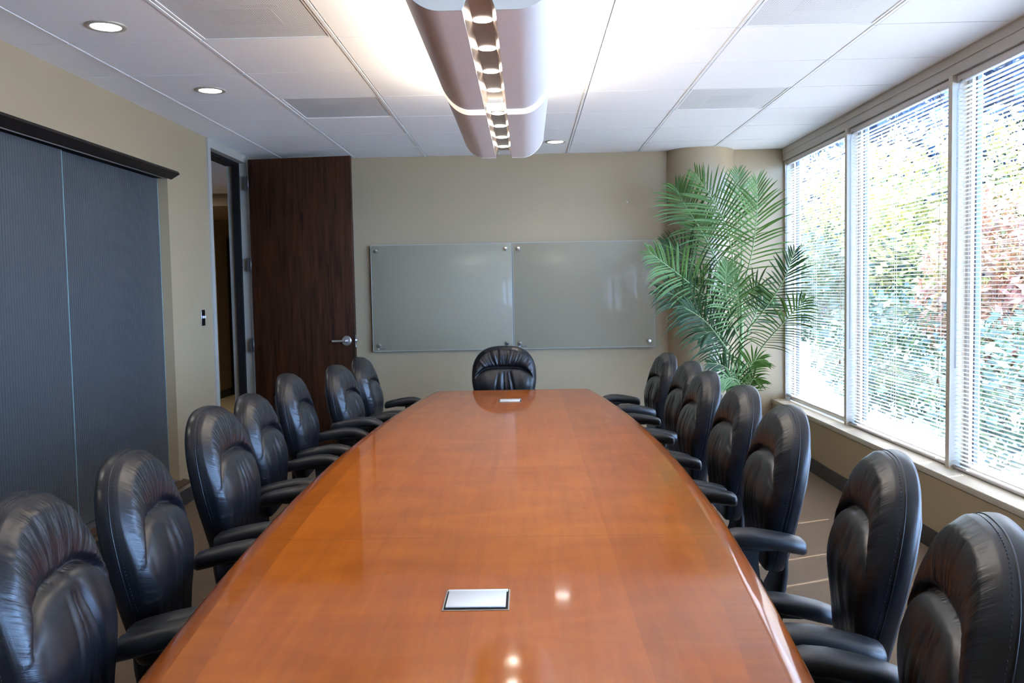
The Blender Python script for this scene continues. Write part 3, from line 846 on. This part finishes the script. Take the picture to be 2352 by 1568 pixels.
def spine_mb():
    pth = [(-0.345, 0.90, 0.05), (-0.330, 0.86, 0.12), (-0.308, 0.78, 0.160), (-0.286, 0.69, 0.165), (-0.268, 0.60, 0.150), (-0.258, 0.53, 0.125), (-0.262, 0.47, 0.105),
           (-0.258, 0.42, 0.095), (-0.232, 0.372, 0.09), (-0.185, 0.345, 0.085), (-0.10, 0.335, 0.08), (0.0, 0.335, 0.08)]
    g = MB(); rings = []; th = 0.008
    for i, (x, z, w) in enumerate(pth):
        a = pth[max(0, i-1)]; c = pth[min(len(pth)-1, i+1)]
        t = Vector((c[0]-a[0], 0, c[1]-a[1])).normalized(); nn = Vector((t.z, 0, -t.x))
        ring = []
        for yy, s in ((-w, -0.4), (-w*0.96, -1), (-w*0.5, -1.5), (0, -1.7), (w*0.5, -1.5), (w*0.96, -1), (w, -0.4), (w, 0.4), (w*0.96, 1), (0, 1.0), (-w*0.96, 1), (-w, 0.4)):
            p = Vector((x+0.006, yy, z)) + nn*th*s*(-1); ring.append(tuple(p))
        rings.append(ring)
    g.loft(rings, 0, True, True); return g

proto = thing('conference_chair', 'x', 'chair', (0,0,0), 0, 'black leather conference chairs')
back_meshes = []
ob = make_back(1, 1.0).build('backrest', M['leather_back'], proto); back_meshes.append(ob.data)
for sd, dp in ((2, 1.0), (5, 1.0), (9, 1.9)):
    tmp = make_back(sd, dp).build('backrest_alt', M['leather_back']); back_meshes.append(tmp.data); bpy.data.objects.remove(tmp)
piping().build('piping', M['leather'], ob); stitch_row().build('stitching', M['leather'], ob)
seat_mb().build('seat', M['leather'], proto)
for sd in (-1, 1):
    pad = arm_pad_mb(sd).build('armrest', M['black_plastic'], proto)
    pm_ = arm_post_mb(sd); pm_.v = [(x+0.005-0.06*max(0.0, min(1.0, (0.60-z)/0.2)), y, z) for x, y, z in pm_.v]; pm_.build('arm_post', M['black_plastic'], pad, flat_angle=30)
spine_mb().build('back_shell', M['shell_plastic'], proto, flat_angle=50)
g = MB(); g.rbox((-0.14, -0.10, 0.285), (0.12, 0.10, 0.345), 0.012); g.cyl((0.02, 0.08, 0.31), (0.02, 0.25, 0.30), 0.006, 8); g.build('tilt_mechanism', M['black_plastic'], proto)
g = MB(); g.lathe([(0.029, 0.085), (0.029, 0.20), (0.024, 0.205), (0.024, 0.29)], n=20); g.build('gas_column', M['black_plastic'], proto, flat_angle=40)
g = MB(); g.lathe([(0.045, 0.075), (0.045, 0.11), (0.035, 0.12)], n=20)
for k in range(5):
    a = 2*PI*k/5+0.3; c, s = math.cos(a), math.sin(a); rings = []
    for r, z, w, h in ((0.03, 0.095, 0.026, 0.018), (0.15, 0.088, 0.021, 0.014), (0.255, 0.074, 0.016, 0.010), (0.268, 0.072, 0.010, 0.006)):
        rings.append([(c*r-s*w*q, s*r+c*w*q, z+h*e) for q, e in ((-1,-1), (1,-1), (1,0.5), (0.6,1), (-0.6,1), (-1,0.5))])
    g.loft(rings, 0, True, False)
g.build('star_base', M['black_plastic'], proto, flat_angle=35)
cm = MB()
for sd in (-1, 1):
    rings = [[(0.028*r*math.cos(2*PI*k/18)-0.012, sd*y, 0.028+0.028*r*math.sin(2*PI*k/18)) for k in range(18)] for r, y in ((0.75, 0.004), (1, 0.007), (1, 0.019), (0.75, 0.023))]
    cm.loft(rings, 0, True, True)
cm.cyl((0, 0, 0.028), (0, 0, 0.078), 0.006, 8); cm.rbox((-0.02, -0.004, 0.02), (0.008, 0.004, 0.062), 0.002)
c0 = cm.build('caster', M['black_plastic'], proto, flat_angle=35)
rr = random.Random(4)
for k in range(5):
    a = 2*PI*k/5+0.3
    o = c0 if k == 0 else c0.copy()
    if k: COL.objects.link(o); o.parent = proto
    o.location = (0.255*math.cos(a), 0.255*math.sin(a), 0.0); o.rotation_euler = (0, 0, rr.uniform(0, 6.28))

XT = -0.290                                     # local x of the top of the backrest
used = [False]
def place_chair(tx, ty, rz, label, dz=0.0, var=0, arms=((0, 0), (0, 0))):
    c = proto if not used[0] else copy_tree(proto)
    used[0] = True
    c['label'] = label
    c.rotation_euler = (0, 0, rz)
    c.location = (tx - XT*math.cos(rz), ty - XT*math.sin(rz), 0)
    ai = 0
    for ch in c.children:
        nm = ch.name.split('.')[0]
        if nm == 'backrest':
            ch.data = back_meshes[var]
        if nm in ('backrest', 'seat', 'back_shell', 'tilt_mechanism'):
            ch.location.z = dz
        if nm == 'armrest':
            ch.location.z = dz + arms[ai][0]; ch.location.x = arms[ai][1]; ai += 1
    return c
d2r = math.radians
LC = [  # x, y of the top of the backrest, heading, height offset, mesh, (lift, slide) of each armrest; nearest first
    (-0.960, 1.595, 10, 0.03, 3, ((0, 0), (0, 0))), (-1.040, 2.22, 9, 0.0, 0, ((0.02, -0.025), (0.03, 0.015))), (-1.088, 2.945, 3, 0.02, 1, ((0.015, 0), (0.015, 0.01))),
    (-1.206, 3.75, 4, -0.03, 2, ((0.03, 0), (0.03, 0.0))), (-1.210, 4.37, 4, 0.0, 0, ((0.03, 0), (0.03, 0))), (-1.098, 4.99, -1, -0.012, 2, ((0.085, -0.06), (0.03, 0))),
    (-1.105, 5.74, 1, -0.025, 1, ((0.03, 0), (0.05, 0.03)))]
RC = [
    (0.772, 1.455, 166, -0.002, 1, ((0, 0), (0, 0))), (0.876, 2.12, 170, -0.014, 0, ((-0.10, 0), (0.01, -0.018))), (0.852, 2.875, 177, 0.0, 2, ((0.03, 0.035), (0.015, -0.072))),
    (0.860, 3.49, 179, 0.0, 1, ((0.035, 0.04), (0.035, 0.04))), (0.843, 4.11, 179, 0.0, 0, ((0.035, 0.035), (0.035, 0.035))), (0.885, 4.75, 181, -0.005, 2, ((0.035, 0.04), (0.035, 0.04))),
    (0.890, 5.60, 183, -0.02, 1, ((0.06, 0.045), (0.06, 0.045)))]
lw = ['nearest black leather chair on the glass panel side, cut by the left edge', 'second nearest black leather chair on the glass panel side of the table',
      'third black leather chair from the camera on the glass panel side', 'fourth black leather chair from the camera on the left, before the doorway',
      'fifth black leather chair from the camera on the left, before the door hinges', 'sixth black leather chair from the camera on the left, in front of the dark door',
      'farthest black leather chair on the left side, below the edge of the open door']
rw = ['nearest black leather chair on the window side, cut by the right edge', 'second nearest black leather chair on the window side of the table',
      'third black leather chair from the camera on the window side', 'fourth black leather chair from the camera on the window side, below the palm',
      'fifth black leather chair from the camera on the window side', 'sixth black leather chair from the camera on the window side',
      'farthest black leather chair on the window side, nearest the right glass board']
for (x, y, a, dz, v, ar), l in zip(LC, lw): place_chair(x, y, d2r(a), l, dz, v, ar)
for (x, y, a, dz, v, ar), l in zip(RC, rw): place_chair(x, y, d2r(a), l, dz, v, ar)
place_chair(-0.178, 6.46, d2r(-90), 'black leather chair at the far head of the table, facing the camera', -0.012, 3)

# ------------------------------------------------------------------ pendant light
PX, PZ = -0.115, 2.150
pd = thing('pendant_light', 'long satin metal pendant light with a row of lit round openings', 'pendant light', (PX, 0, PZ), 0)
def pprof(grow=0.0):
    pts = []
    for k in range(15):
        a = math.radians(62)*(1-k/14.0)
        pts.append((-0.105-0.136*math.sin(a)/math.sin(math.radians(62))*0.88, 0.195*(1-math.cos(a))))
    return [(x, z) for x, z in pts]
half = pprof()
def section(y0, y1):
    for sd in (1, -1):
        g = MB(); outer = [(sd*x, z) for x, z in half] + [(-sd*0.045, 0.0)]
        th = 0.006
        inn = [(sd*(x+0.004), z+th) for x, z in half] + [(-sd*0.045, th)]
        ring = outer + inn[::-1]
        g.loft([[(x, y0, z) for x, z in ring], [(x, y1, z) for x, z in ring]], 0, True, True)
        g.build('housing_shell', M['lamp_alu'], pd, flat_angle=25)
    g = MB()
    prof = [(-0.046, 0.0), (-0.030, 0.042), (0.030, 0.042), (0.046, 0.0)]; o2 = [(0.050, 0.004), (0.033, 0.048), (-0.033, 0.048), (-0.050, 0.004)]
    ring = prof+o2
    g.loft([[(x, y0, z) for x, z in ring], [(x, y1, z) for x, z in ring]], 0, True, False)
    g.build('lamp_slot', M['slot_metal'], pd)
YN, YB0, YB1, YE = 2.40, 3.690, 3.790, 5.02
section(YN, YB0); section(YB1, YE)
def band(y0, y1, name, mat, grow=0.003):
    for sd in (1, -1):
        g = MB(); outer = [(sd*(x-grow), z-grow*0.7) for x, z in half] + [(-sd*0.046, -grow)]
        inn = [(sd*(x+0.006), z+0.008) for x, z in half] + [(-sd*0.046, 0.008)]
        ring = outer+inn[::-1]
        g.loft([[(x, y0, z) for x, z in ring], [(x, y1, z) for x, z in ring]], 0, True, True)
        g.build(name, mat, pd, flat_angle=25)
band(YB0, YB1, 'joint_band', M['lamp_band'])
band(YE-0.004, YE+0.008, 'end_rim', M['lamp_rim'], 0.002)
g = MB(); g.rbox((-0.040, YB0+0.02, 0.010), (0.040, YB1-0.01, 0.030), 0.002); g.build('slot_bridge', M['lamp_band'], pd)
g = MB()                                             # near end plate closes the trough
pl_ = half + [(-x, z) for x, z in half[::-1]]
poly = [(x, YN-0.006, z) for x, z in pl_ if True]
poly = [p for p in poly]
g.loft([[(x, YN-0.007, z) for x, z in half+[(-0.046, 0.0), (-0.030, 0.042), (0.030, 0.042), (0.046, 0.0)]+[(-x, z) for x, z in half[::-1]]],
        [(x, YN, z) for x, z in half+[(-0.046, 0.0), (-0.030, 0.042), (0.030, 0.042), (0.046, 0.0)]+[(-x, z) for x, z in half[::-1]]]], 0, True, False)
g.build('end_plate', M['lamp_cap'], pd)
g2 = MB(); g2.v = [(x, y+(YE-0.012-YN)+0.004, z) for x, y, z in g.v]; g2.f, g2.m, g2.s = g.f, g.m, g.s; g2.build('end_plate', M['lamp_cap'], pd)
lamp_y = [2.62, 2.925, 3.228, 3.528, 3.985, 4.288, 4.600, 4.895]
for y in lamp_y:
    g = MB(); g.lathe([(0.0285, 0.0), (0.0285, 0.0008)], (0, y, 0.0409), 28); g.build('lamp_opening', M['slot_glow'], pd)
for y0, y1 in ((YN+0.05, YB0-0.03), (YB1+0.03, YE-0.05)):
    for x in (-0.08, 0.08):
        g = MB(); g.cyl((x, y0, 0.075), (x, y1, 0.075), 0.008, 12); g.build('fluorescent_tube', M['tube_glow'], pd)
for y in (2.70, 4.75):
    g = MB(); g.cyl((0, y, 0.048), (0, y, ZC-PZ), 0.0015, 6); c = g.build('hanging_cable', M['steel'], pd)
    g = MB(); g.lathe([(0.03, ZC-PZ), (0.03, ZC-PZ-0.015), (0.01, ZC-PZ-0.02)], (0, y, 0), 20); g.build('ceiling_cup', M['white_plastic'], c)

# downlights
def downlight(x, y, label):
    t = thing('downlight', label, 'downlight', (x, y, ZC), 0, 'recessed round downlights in the ceiling')
    g = MB(); prof = [(0.062, -0.003), (0.066, -0.006), (0.082, -0.005), (0.086, 0.0), (0.086, 0.004), (0.062, 0.004)]
    g.loft([[(r*math.cos(2*PI*k/40), r*math.sin(2*PI*k/40), z) for k in range(40)] for r, z in prof+prof[:1]], 0, False, True)
    g.build('trim_ring', M['trim_ring'], t)
    g = MB(); g.lathe([(0.062, -0.0035), (0.062, 0.002)], n=40); g.build('lens', M['can_glow'], t)
downlight(-1.78, 3.797, 'larger lit downlight at the top left of the ceiling')
downlight(-1.767, 5.003, 'second lit downlight on the left, farther from the camera')
downlight(0.247, 6.985, 'small downlight right of the far end of the pendant light')

# ------------------------------------------------------------------ palm
pm = thing('potted_palm', 'tall artificial palm in a dark planter by the round column', 'plant', (0,0,0), 0)
PC = (1.62, 7.02)
g = MB(); g.lathe([(0.13, 0.0), (0.15, 0.01), (0.185, 0.30), (0.195, 0.34), (0.18, 0.345), (0.172, 0.30)], (PC[0], PC[1], 0), 36); g.build('planter', M['pot'], pm, flat_angle=40)
g = MB(); g.lathe([(0.174, 0.30), (0.14, 0.335), (0.08, 0.35), (0.0, 0.355)], (PC[0], PC[1], 0), 24); g.build('moss', M['moss'], pm)
def bez(P, n):
    P = [Vector(p) for p in P]; out = []
    for i in range(n+1):
        t = i/n; Q = P[:]
        while len(Q) > 1: Q = [Q[k].lerp(Q[k+1], t) for k in range(len(Q)-1)]
        out.append(Q[0])
    return out
def catmull(P, n):
    P = [Vector(p) for p in P]; P = [P[0]*2-P[1]] + P + [P[-1]*2-P[-2]]; out = []
    segs = len(P)-3
    for i in range(n+1):
        u = i/n*segs; k = min(int(u), segs-1); t = u-k; a, b_, c, d = P[k:k+4]
        out.append(0.5*((2*b_)+(c-a)*t+(2*a-5*b_+4*c-d)*t*t+(3*b_-a-3*c+d)*t*t*t))
    return out
frng = random.Random(11)
def frond(P, bare, leaf, mat, droop=0.25, face=(0,-1,0), nl=30, fan=0.75, wid=0.017):
    """rachis through P; leaflets from fraction bare to the tip"""
    g = MB(); pts = catmull(P, 36)
    g.tube(pts, [0.0055*(1-0.75*i/36)+0.001 for i in range(37)], 6, 1)
    fc = Vector(face).normalized()
    nl = int(nl*0.72)
    for i in range(nl):
        u = bare + (1-bare)*(i+0.5)/nl
        for sd in (-1, 1):
            uu = min(0.995, u + frng.uniform(-0.006, 0.006)); q = uu*36; k = int(q); p = pts[k].lerp(pts[k+1], q-k)
            t = (pts[min(k+1, 36)]-pts[max(k-1, 0)]).normalized()
            side = t.cross(fc); side = side.normalized() if side.length > 1e-4 else Vector((1,0,0))
            v = (u-bare)/(1-bare)
            ln = leaf*(0.50+0.50*math.sin(PI*min(1, 0.16+v*0.86)))*(1-0.42*v**2.2)*frng.uniform(0.82, 1.10)
            d = (side*sd*(1-0.60*v**1.5) + t*(fan*(0.55+0.75*v)) + fc*frng.uniform(-0.15, 0.35) + t*frng.uniform(-0.12, 0.12)).normalized()
            w = wid*(0.75+0.25*math.sin(PI*v)); nseg = 5; prev = None
            nrm = d.cross(side*sd).normalized() if d.cross(side).length > 0.05 else fc
            wdir = (t - d*t.dot(d)).normalized() if (t - d*t.dot(d)).length > 1e-3 else side
            vs = []; c = p.copy(); dd = d.copy()
            for s in range(nseg+1):
                a = s/nseg; ww = w*(0.55+1.2*a)*(1-a**2.2) if s < nseg else 0.0006
                off = fc*0.15*ww
                vs += [c-wdir*ww*0.5, c+off, c+wdir*ww*0.5]
                dd = (dd + Vector((0,0,-1))*droop*a*0.55).normalized(); c = c+dd*ln/nseg
            fs = []
            for s in range(nseg):
                o = s*3; fs += [(o, o+1, o+4, o+3), (o+1, o+2, o+5, o+4)]
            g.add(vs, fs, 0, True)
    g.build('frond', [mat, M['stem']], pm, fixn=False)
# trunks
for P, r in (([(1.66,7.00,0.30),(1.67,7.00,0.62),(1.70,7.0,0.95),(1.695,7.0,1.32),(1.67,7.02,1.50)], 0.020), ([(1.60,7.04,0.30),(1.60,7.05,0.7),(1.56,7.06,1.00),(1.53,7.07,1.22)], 0.017),
             ([(1.63,6.96,0.30),(1.59,6.93,0.66),(1.50,6.90,0.86),(1.42,6.88,1.02)], 0.013)):
    g = MB(); q = catmull(P, 24); g.tube(q, [r*(1-0.35*i/24) for i in range(25)], 12); g.build('trunk', M['stem'], pm)
def W(px, py, y):                             # plan sketch of the plant on a sheet 7 m away: offset and height in metres
    return ((px-1206.0)/288.0*(y/7.0), y, 1.40 + (1343.0 - 674.0 + 0.0 - 669.0 - (py-657.0))/288.0*(y/7.0))
def FR(pl, bare, leaf, mat, **k): frond([W(*p) for p in pl], bare, leaf, M[mat], **k)
FR([(1690,690,7.0),(1668,545,6.95),(1641,476,6.90),(1593,400,6.86)], 0.22, 0.36, 'frond', droop=0.22, nl=34)
FR([(1700,660,7.0),(1722,573,6.85),(1732,490,6.75),(1732,418,6.70)], 0.14, 0.34, 'frond', droop=0.25, nl=32)
FR([(1697,620,7.18),(1696,520,7.22),(1692,450,7.24),(1689,396,7.26)], 0.25, 0.24, 'frond_pale', droop=0.2, nl=26)
FR([(1668,650,7.12),(1605,530,7.12),(1568,470,7.10),(1548,430,7.08)], 0.22, 0.34, 'frond', droop=0.35, nl=32)
FR([(1655,720,6.95),(1585,655,6.85),(1537,615,6.78),(1484,574,6.72)], 0.12, 0.33, 'frond', droop=0.62, nl=34)
FR([(1682,838,7.0),(1625,752,6.92),(1568,690,6.86),(1508,662,6.82)], 0.14, 0.36, 'frond_dark', droop=0.70, nl=36)
FR([(1690,848,6.96),(1655,790,6.88),(1612,735,6.82),(1560,700,6.78)], 0.12, 0.36, 'frond_dark', droop=0.75, nl=32)
FR([(1700,800,6.9),(1672,730,6.80),(1660,660,6.72),(1664,600,6.68)], 0.20, 0.24, 'frond_pale', droop=0.5, nl=28)
FR([(1708,760,6.95),(1745,716,6.75),(1790,650,6.45),(1817,580,6.30)], 0.30, 0.29, 'frond_dark', droop=0.15, nl=30, fan=0.8)
FR([(1716,842,6.95),(1745,795,6.75),(1790,745,6.40),(1840,690,6.20)], 0.30, 0.34, 'frond', droop=0.55, nl=28)
FR([(1705,690,6.98),(1716,668,6.9),(1740,660,6.82),(1768,690,6.78)], 0.15, 0.22, 'frond_pale', droop=0.5, nl=22)
FR([(1650,690,7.1),(1600,620,7.15),(1560,580,7.18),(1520,560,7.2)], 0.15, 0.30, 'frond_dark', droop=0.5, nl=28)
FR([(1690,700,7.1),(1640,610,7.16),(1620,545,7.2),(1600,490,7.22)], 0.18, 0.34, 'frond', droop=0.4, nl=32)
FR([(1672,760,7.05),(1640,700,7.1),(1600,660,7.12),(1570,640,7.14)], 0.10, 0.30, 'frond_dark', droop=0.6, nl=28)
FR([(1690,760,6.92),(1690,700,6.84),(1680,650,6.80),(1650,615,6.78)], 0.15, 0.26, 'frond', droop=0.55, nl=28)
FR([(1705,780,7.08),(1725,730,7.12),(1740,700,7.14),(1752,690,7.16)], 0.12, 0.26, 'frond_dark', droop=0.55, nl=24)
FR([(1700,900,6.95),(1680,862,6.88),(1650,838,6.84),(1618,832,6.80)], 0.10, 0.21, 'frond_dark', droop=0.55, nl=24)
FR([(1705,905,6.95),(1708,860,6.9),(1722,832,6.86),(1745,826,6.84)], 0.12, 0.22, 'frond', droop=0.6, nl=24)
FR([(1698,915,6.9),(1690,880,6.82),(1668,868,6.76),(1648,880,6.72)], 0.10, 0.20, 'frond_pale', droop=0.6, nl=22)
FR([(1708,918,6.92),(1712,890,6.86),(1722,872,6.82),(1734,876,6.80)], 0.10, 0.18, 'frond', droop=0.6, nl=22)
FR([(1675,800,6.95),(1650,770,6.9),(1625,760,6.86),(1600,775,6.84)], 0.08, 0.24, 'frond_dark', droop=0.75, nl=26)

# ------------------------------------------------------------------ outside
b = MB(); b.box((2.5, -14, -0.75), (40, 45, -0.55))
struct(b.build('ground_outside', M['paving']), 'pale paved ground outside the windows', 'ground')
LM = {'yellow': leaf_mat('autumn_yellow_leaf', [(0.26,0.17,0.025), (0.32,0.245,0.055), (0.12,0.14,0.035)]),
      'green': leaf_mat('green_leaf', [(0.014,0.026,0.012), (0.038,0.055,0.018), (0.10,0.115,0.035)]),
      'red': leaf_mat('autumn_red_leaf', [(0.22,0.055,0.035), (0.28,0.12,0.05), (0.22,0.16,0.05)]),
      'blue': leaf_mat('blue_green_needle', [(0.010,0.022,0.045), (0.020,0.040,0.070)])}
def tree(name, label, cat, x, y, z0, crowns, lm, count, size, trunk=True, seed=0, group=None):
    r = random.Random(seed); t = thing(name, label, cat, (x, y, z0), 0, group)
    g = MB()
    for (cx, cy, cz, rx, ry, rz_, w) in crowns:
        for _ in range(int(count*w)):
            while True:
                v = Vector((r.uniform(-1,1), r.uniform(-1,1), r.uniform(-1,1)))
                if v.length <= 1 and v.length > 0.35: break
            c = Vector((cx+v.x*rx, cy+v.y*ry, cz+v.z*rz_))
            a = Vector((r.gauss(0,1), r.gauss(0,1), r.gauss(0,1))).normalized(); bb = a.orthogonal().normalized(); s = size*r.uniform(0.6, 1.3)
            g.add([c-a*s, c+bb*s*0.45, c+a*s, c-bb*s*0.45], [(0,1,2,3)])
    g.build('foliage', LM[lm], t, fixn=False)
    if trunk:
        g = MB(); top = max(c[2] for c in crowns)
        g.tube([(0,0,0), (0.05,0.03,top*0.4), (0.0,0.0,top)], [0.12, 0.09, 0.03], 8); g.build('tree_trunk', M['bark'], t)
G0 = -0.55
tree('autumn_tree', 'yellow autumn tree outside the farthest window', 'tree', 7.4, 20.5, G0, [(0,0,3.4,2.6,3.0,1.7,1)], 'yellow', 5200, 0.11, seed=1)
tree('leafy_tree', 'green leafy tree low outside the window next to the palm', 'tree', 6.2, 16.6, G0, [(0,0,1.9,1.9,2.4,1.2,1)], 'green', 4200, 0.10, seed=2)
tree('autumn_tree', 'pale yellow autumn tree filling the middle window', 'tree', 7.0, 14.2, G0, [(0,0,3.0,2.0,2.2,1.7,1)], 'yellow', 5200, 0.10, seed=3)
tree('shrub', 'green shrub outside the lower middle window', 'shrub', 5.4, 12.0, G0, [(0,0,1.0,1.4,2.0,0.95,1)], 'green', 3200, 0.08, False, seed=4)
tree('autumn_tree', 'red orange autumn tree at the right edge window', 'tree', 5.9, 11.0, G0, [(0,0,1.9,1.0,1.0,1.3,1), (0.4,-1.0,1.5,1.0,1.2,0.8,0.7)], 'red', 3200, 0.09, seed=5)
tree('conifer_tree', 'dark blue green conifer high behind the red tree', 'tree', 11.5, 21.5, G0, [(0,0,4.5,2.3,2.3,3.6,1), (-0.5,3.0,4.6,2.2,2.0,3.6,0.9)], 'blue', 7000, 0.21, seed=6)
tree('conifer_tree', 'dark blue green conifer at the top right corner of the right window', 'tree', 10.0, 16.6, G0, [(0,0,4.3,2.3,2.2,3.4,1)], 'blue', 7000, 0.21, seed=7)
tree('conifer_tree', 'dark blue green conifer behind the yellow trees', 'tree', 13.5, 29.0, G0, [(0,0,4.5,3.0,3.0,3.8,1)], 'blue', 6000, 0.21, seed=10)
tree('conifer_tree', 'dark blue green conifer far behind the middle window', 'tree', 15.0, 22.0, G0, [(0,0,4.5,2.8,2.8,4.2,1)], 'blue', 6500, 0.21, seed=12)
tree('conifer_tree', 'dark blue green conifer far behind the farthest window', 'tree', 12.5, 36.0, G0, [(0,0,4.5,3.2,3.2,4.2,1)], 'blue', 6500, 0.21, seed=13)
tree('conifer_tree', 'dark blue green conifer far beyond the right edge of view', 'tree', 13.0, 13.0, G0, [(0,0,4.5,2.6,2.6,4.2,1)], 'blue', 6500, 0.21, seed=14)
tree('shrub', 'green shrub at the bottom of the right edge window', 'shrub', 5.0, 8.2, G0, [(0,0,0.9,1.2,1.7,0.85,1)], 'green', 2800, 0.07, False, seed=8)
tree('autumn_tree', 'orange tree outside beside the nearer windows', 'tree', 6.5, 5.0, G0, [(0,0,2.2,1.6,2.2,1.5,1)], 'red', 2600, 0.10, seed=9)

for k, (x, y, h) in enumerate(((17.0, 30.0, 6.0), (18.0, 17.5, 6.0), (16.5, 42.0, 6.5), (20.0, 50.0, 7.0), (17.5, 9.0, 5.5))):
    tree('conifer_tree', ['tall dark conifer in the far row behind the middle window', 'tall dark conifer in the far row behind the right edge window', 'tall dark conifer in the far row left of the middle window',
         'tallest dark conifer farthest off behind the palm window', 'tall dark conifer in the far row beside the camera windows'][k], 'tree', x, y, G0, [(0,0,h*0.62,3.4,3.4,h*0.62,1)], 'blue', 6500, 0.26, seed=30+k)

# ------------------------------------------------------------------ light
w = bpy.data.worlds.new('world'); SC.world = w; w.use_nodes = True
bg = w.node_tree.nodes['Background']
bg.inputs['Color'].default_value = (0.30, 0.53, 1.0, 1); bg.inputs['Strength'].default_value = 29.0
def light(name, kind, loc, power, col, rot=None, **kw):
    l = bpy.data.lights.new(name, kind); l.energy = power; l.color = col
    for k, v in kw.items(): setattr(l, k, v)
    o = bpy.data.objects.new(name, l); COL.objects.link(o); o.location = loc
    if rot is not None: o.rotation_euler = rot
    return o
sun = light('sun', 'SUN', (12, 12, 15), 36.0, (1.0, 0.96, 0.92), angle=math.radians(0.53))
sun.rotation_euler = Vector((-0.60, -0.25, -0.76)).to_track_quat('-Z', 'Y').to_euler()
for k in range(6):
    y0, y1 = MY[k+1], MY[k]
    p = light('window_portal', 'AREA', (2.345, (y0+y1)/2, 1.45), 1.0, (1,1,1), (0, PI/2, 0), shape='RECTANGLE', size=2.0, size_y=(y1-y0)-0.05)
    p.rotation_euler = Vector((-1, 0, 0)).to_track_quat('-Z', 'Y').to_euler()
    p.data.size = (y1-y0)-0.05; p.data.size_y = 2.0
    p.data.cycles.is_portal = True
WARM = (1.0, 0.90, 0.74)
for y0, y1 in ((YN, YB0), (YB1, YE)):
    light('pendant_uplight', 'AREA', (PX, (y0+y1)/2, PZ+0.088), 22.0, WARM, (PI, 0, 0), shape='RECTANGLE', size=0.26, size_y=(y1-y0)-0.06)
for y in lamp_y:
    light('pendant_slot_spot', 'SPOT', (PX, y, PZ+0.032), 3.0, WARM, (0, 0, 0), spot_size=math.radians(105), spot_blend=0.8, shadow_soft_size=0.025)
for x, y in ((-1.78, 3.797), (-1.767, 5.003), (0.247, 6.985), (-1.78, 2.55), (-1.78, 1.3)):
    light('downlight_spot', 'SPOT', (x, y, ZC-0.012), 14.0, (1.0, 0.92, 0.80), (0, 0, 0), spot_size=math.radians(125), spot_blend=0.9, shadow_soft_size=0.05)
light('hall_light', 'AREA', (-4.4, 9.3, ZC-0.03), 34.0, (0.96, 0.96, 1.0), (0, 0, 0), shape='SQUARE', size=0.5)

# ------------------------------------------------------------------ view
vs = SC.view_settings
SC.display_settings.display_device = 'sRGB'
vs.view_transform = 'Standard'; vs.look = 'None'; vs.gamma = 1.0; vs.use_curve_mapping = False
vs.exposure = 0.26
cy = SC.cycles
cy.max_bounces = 8; cy.diffuse_bounces = 4; cy.glossy_bounces = 4; cy.transmission_bounces = 6; cy.transparent_max_bounces = 10
cy.sample_clamp_indirect = 6.0
cy.use_denoising = True
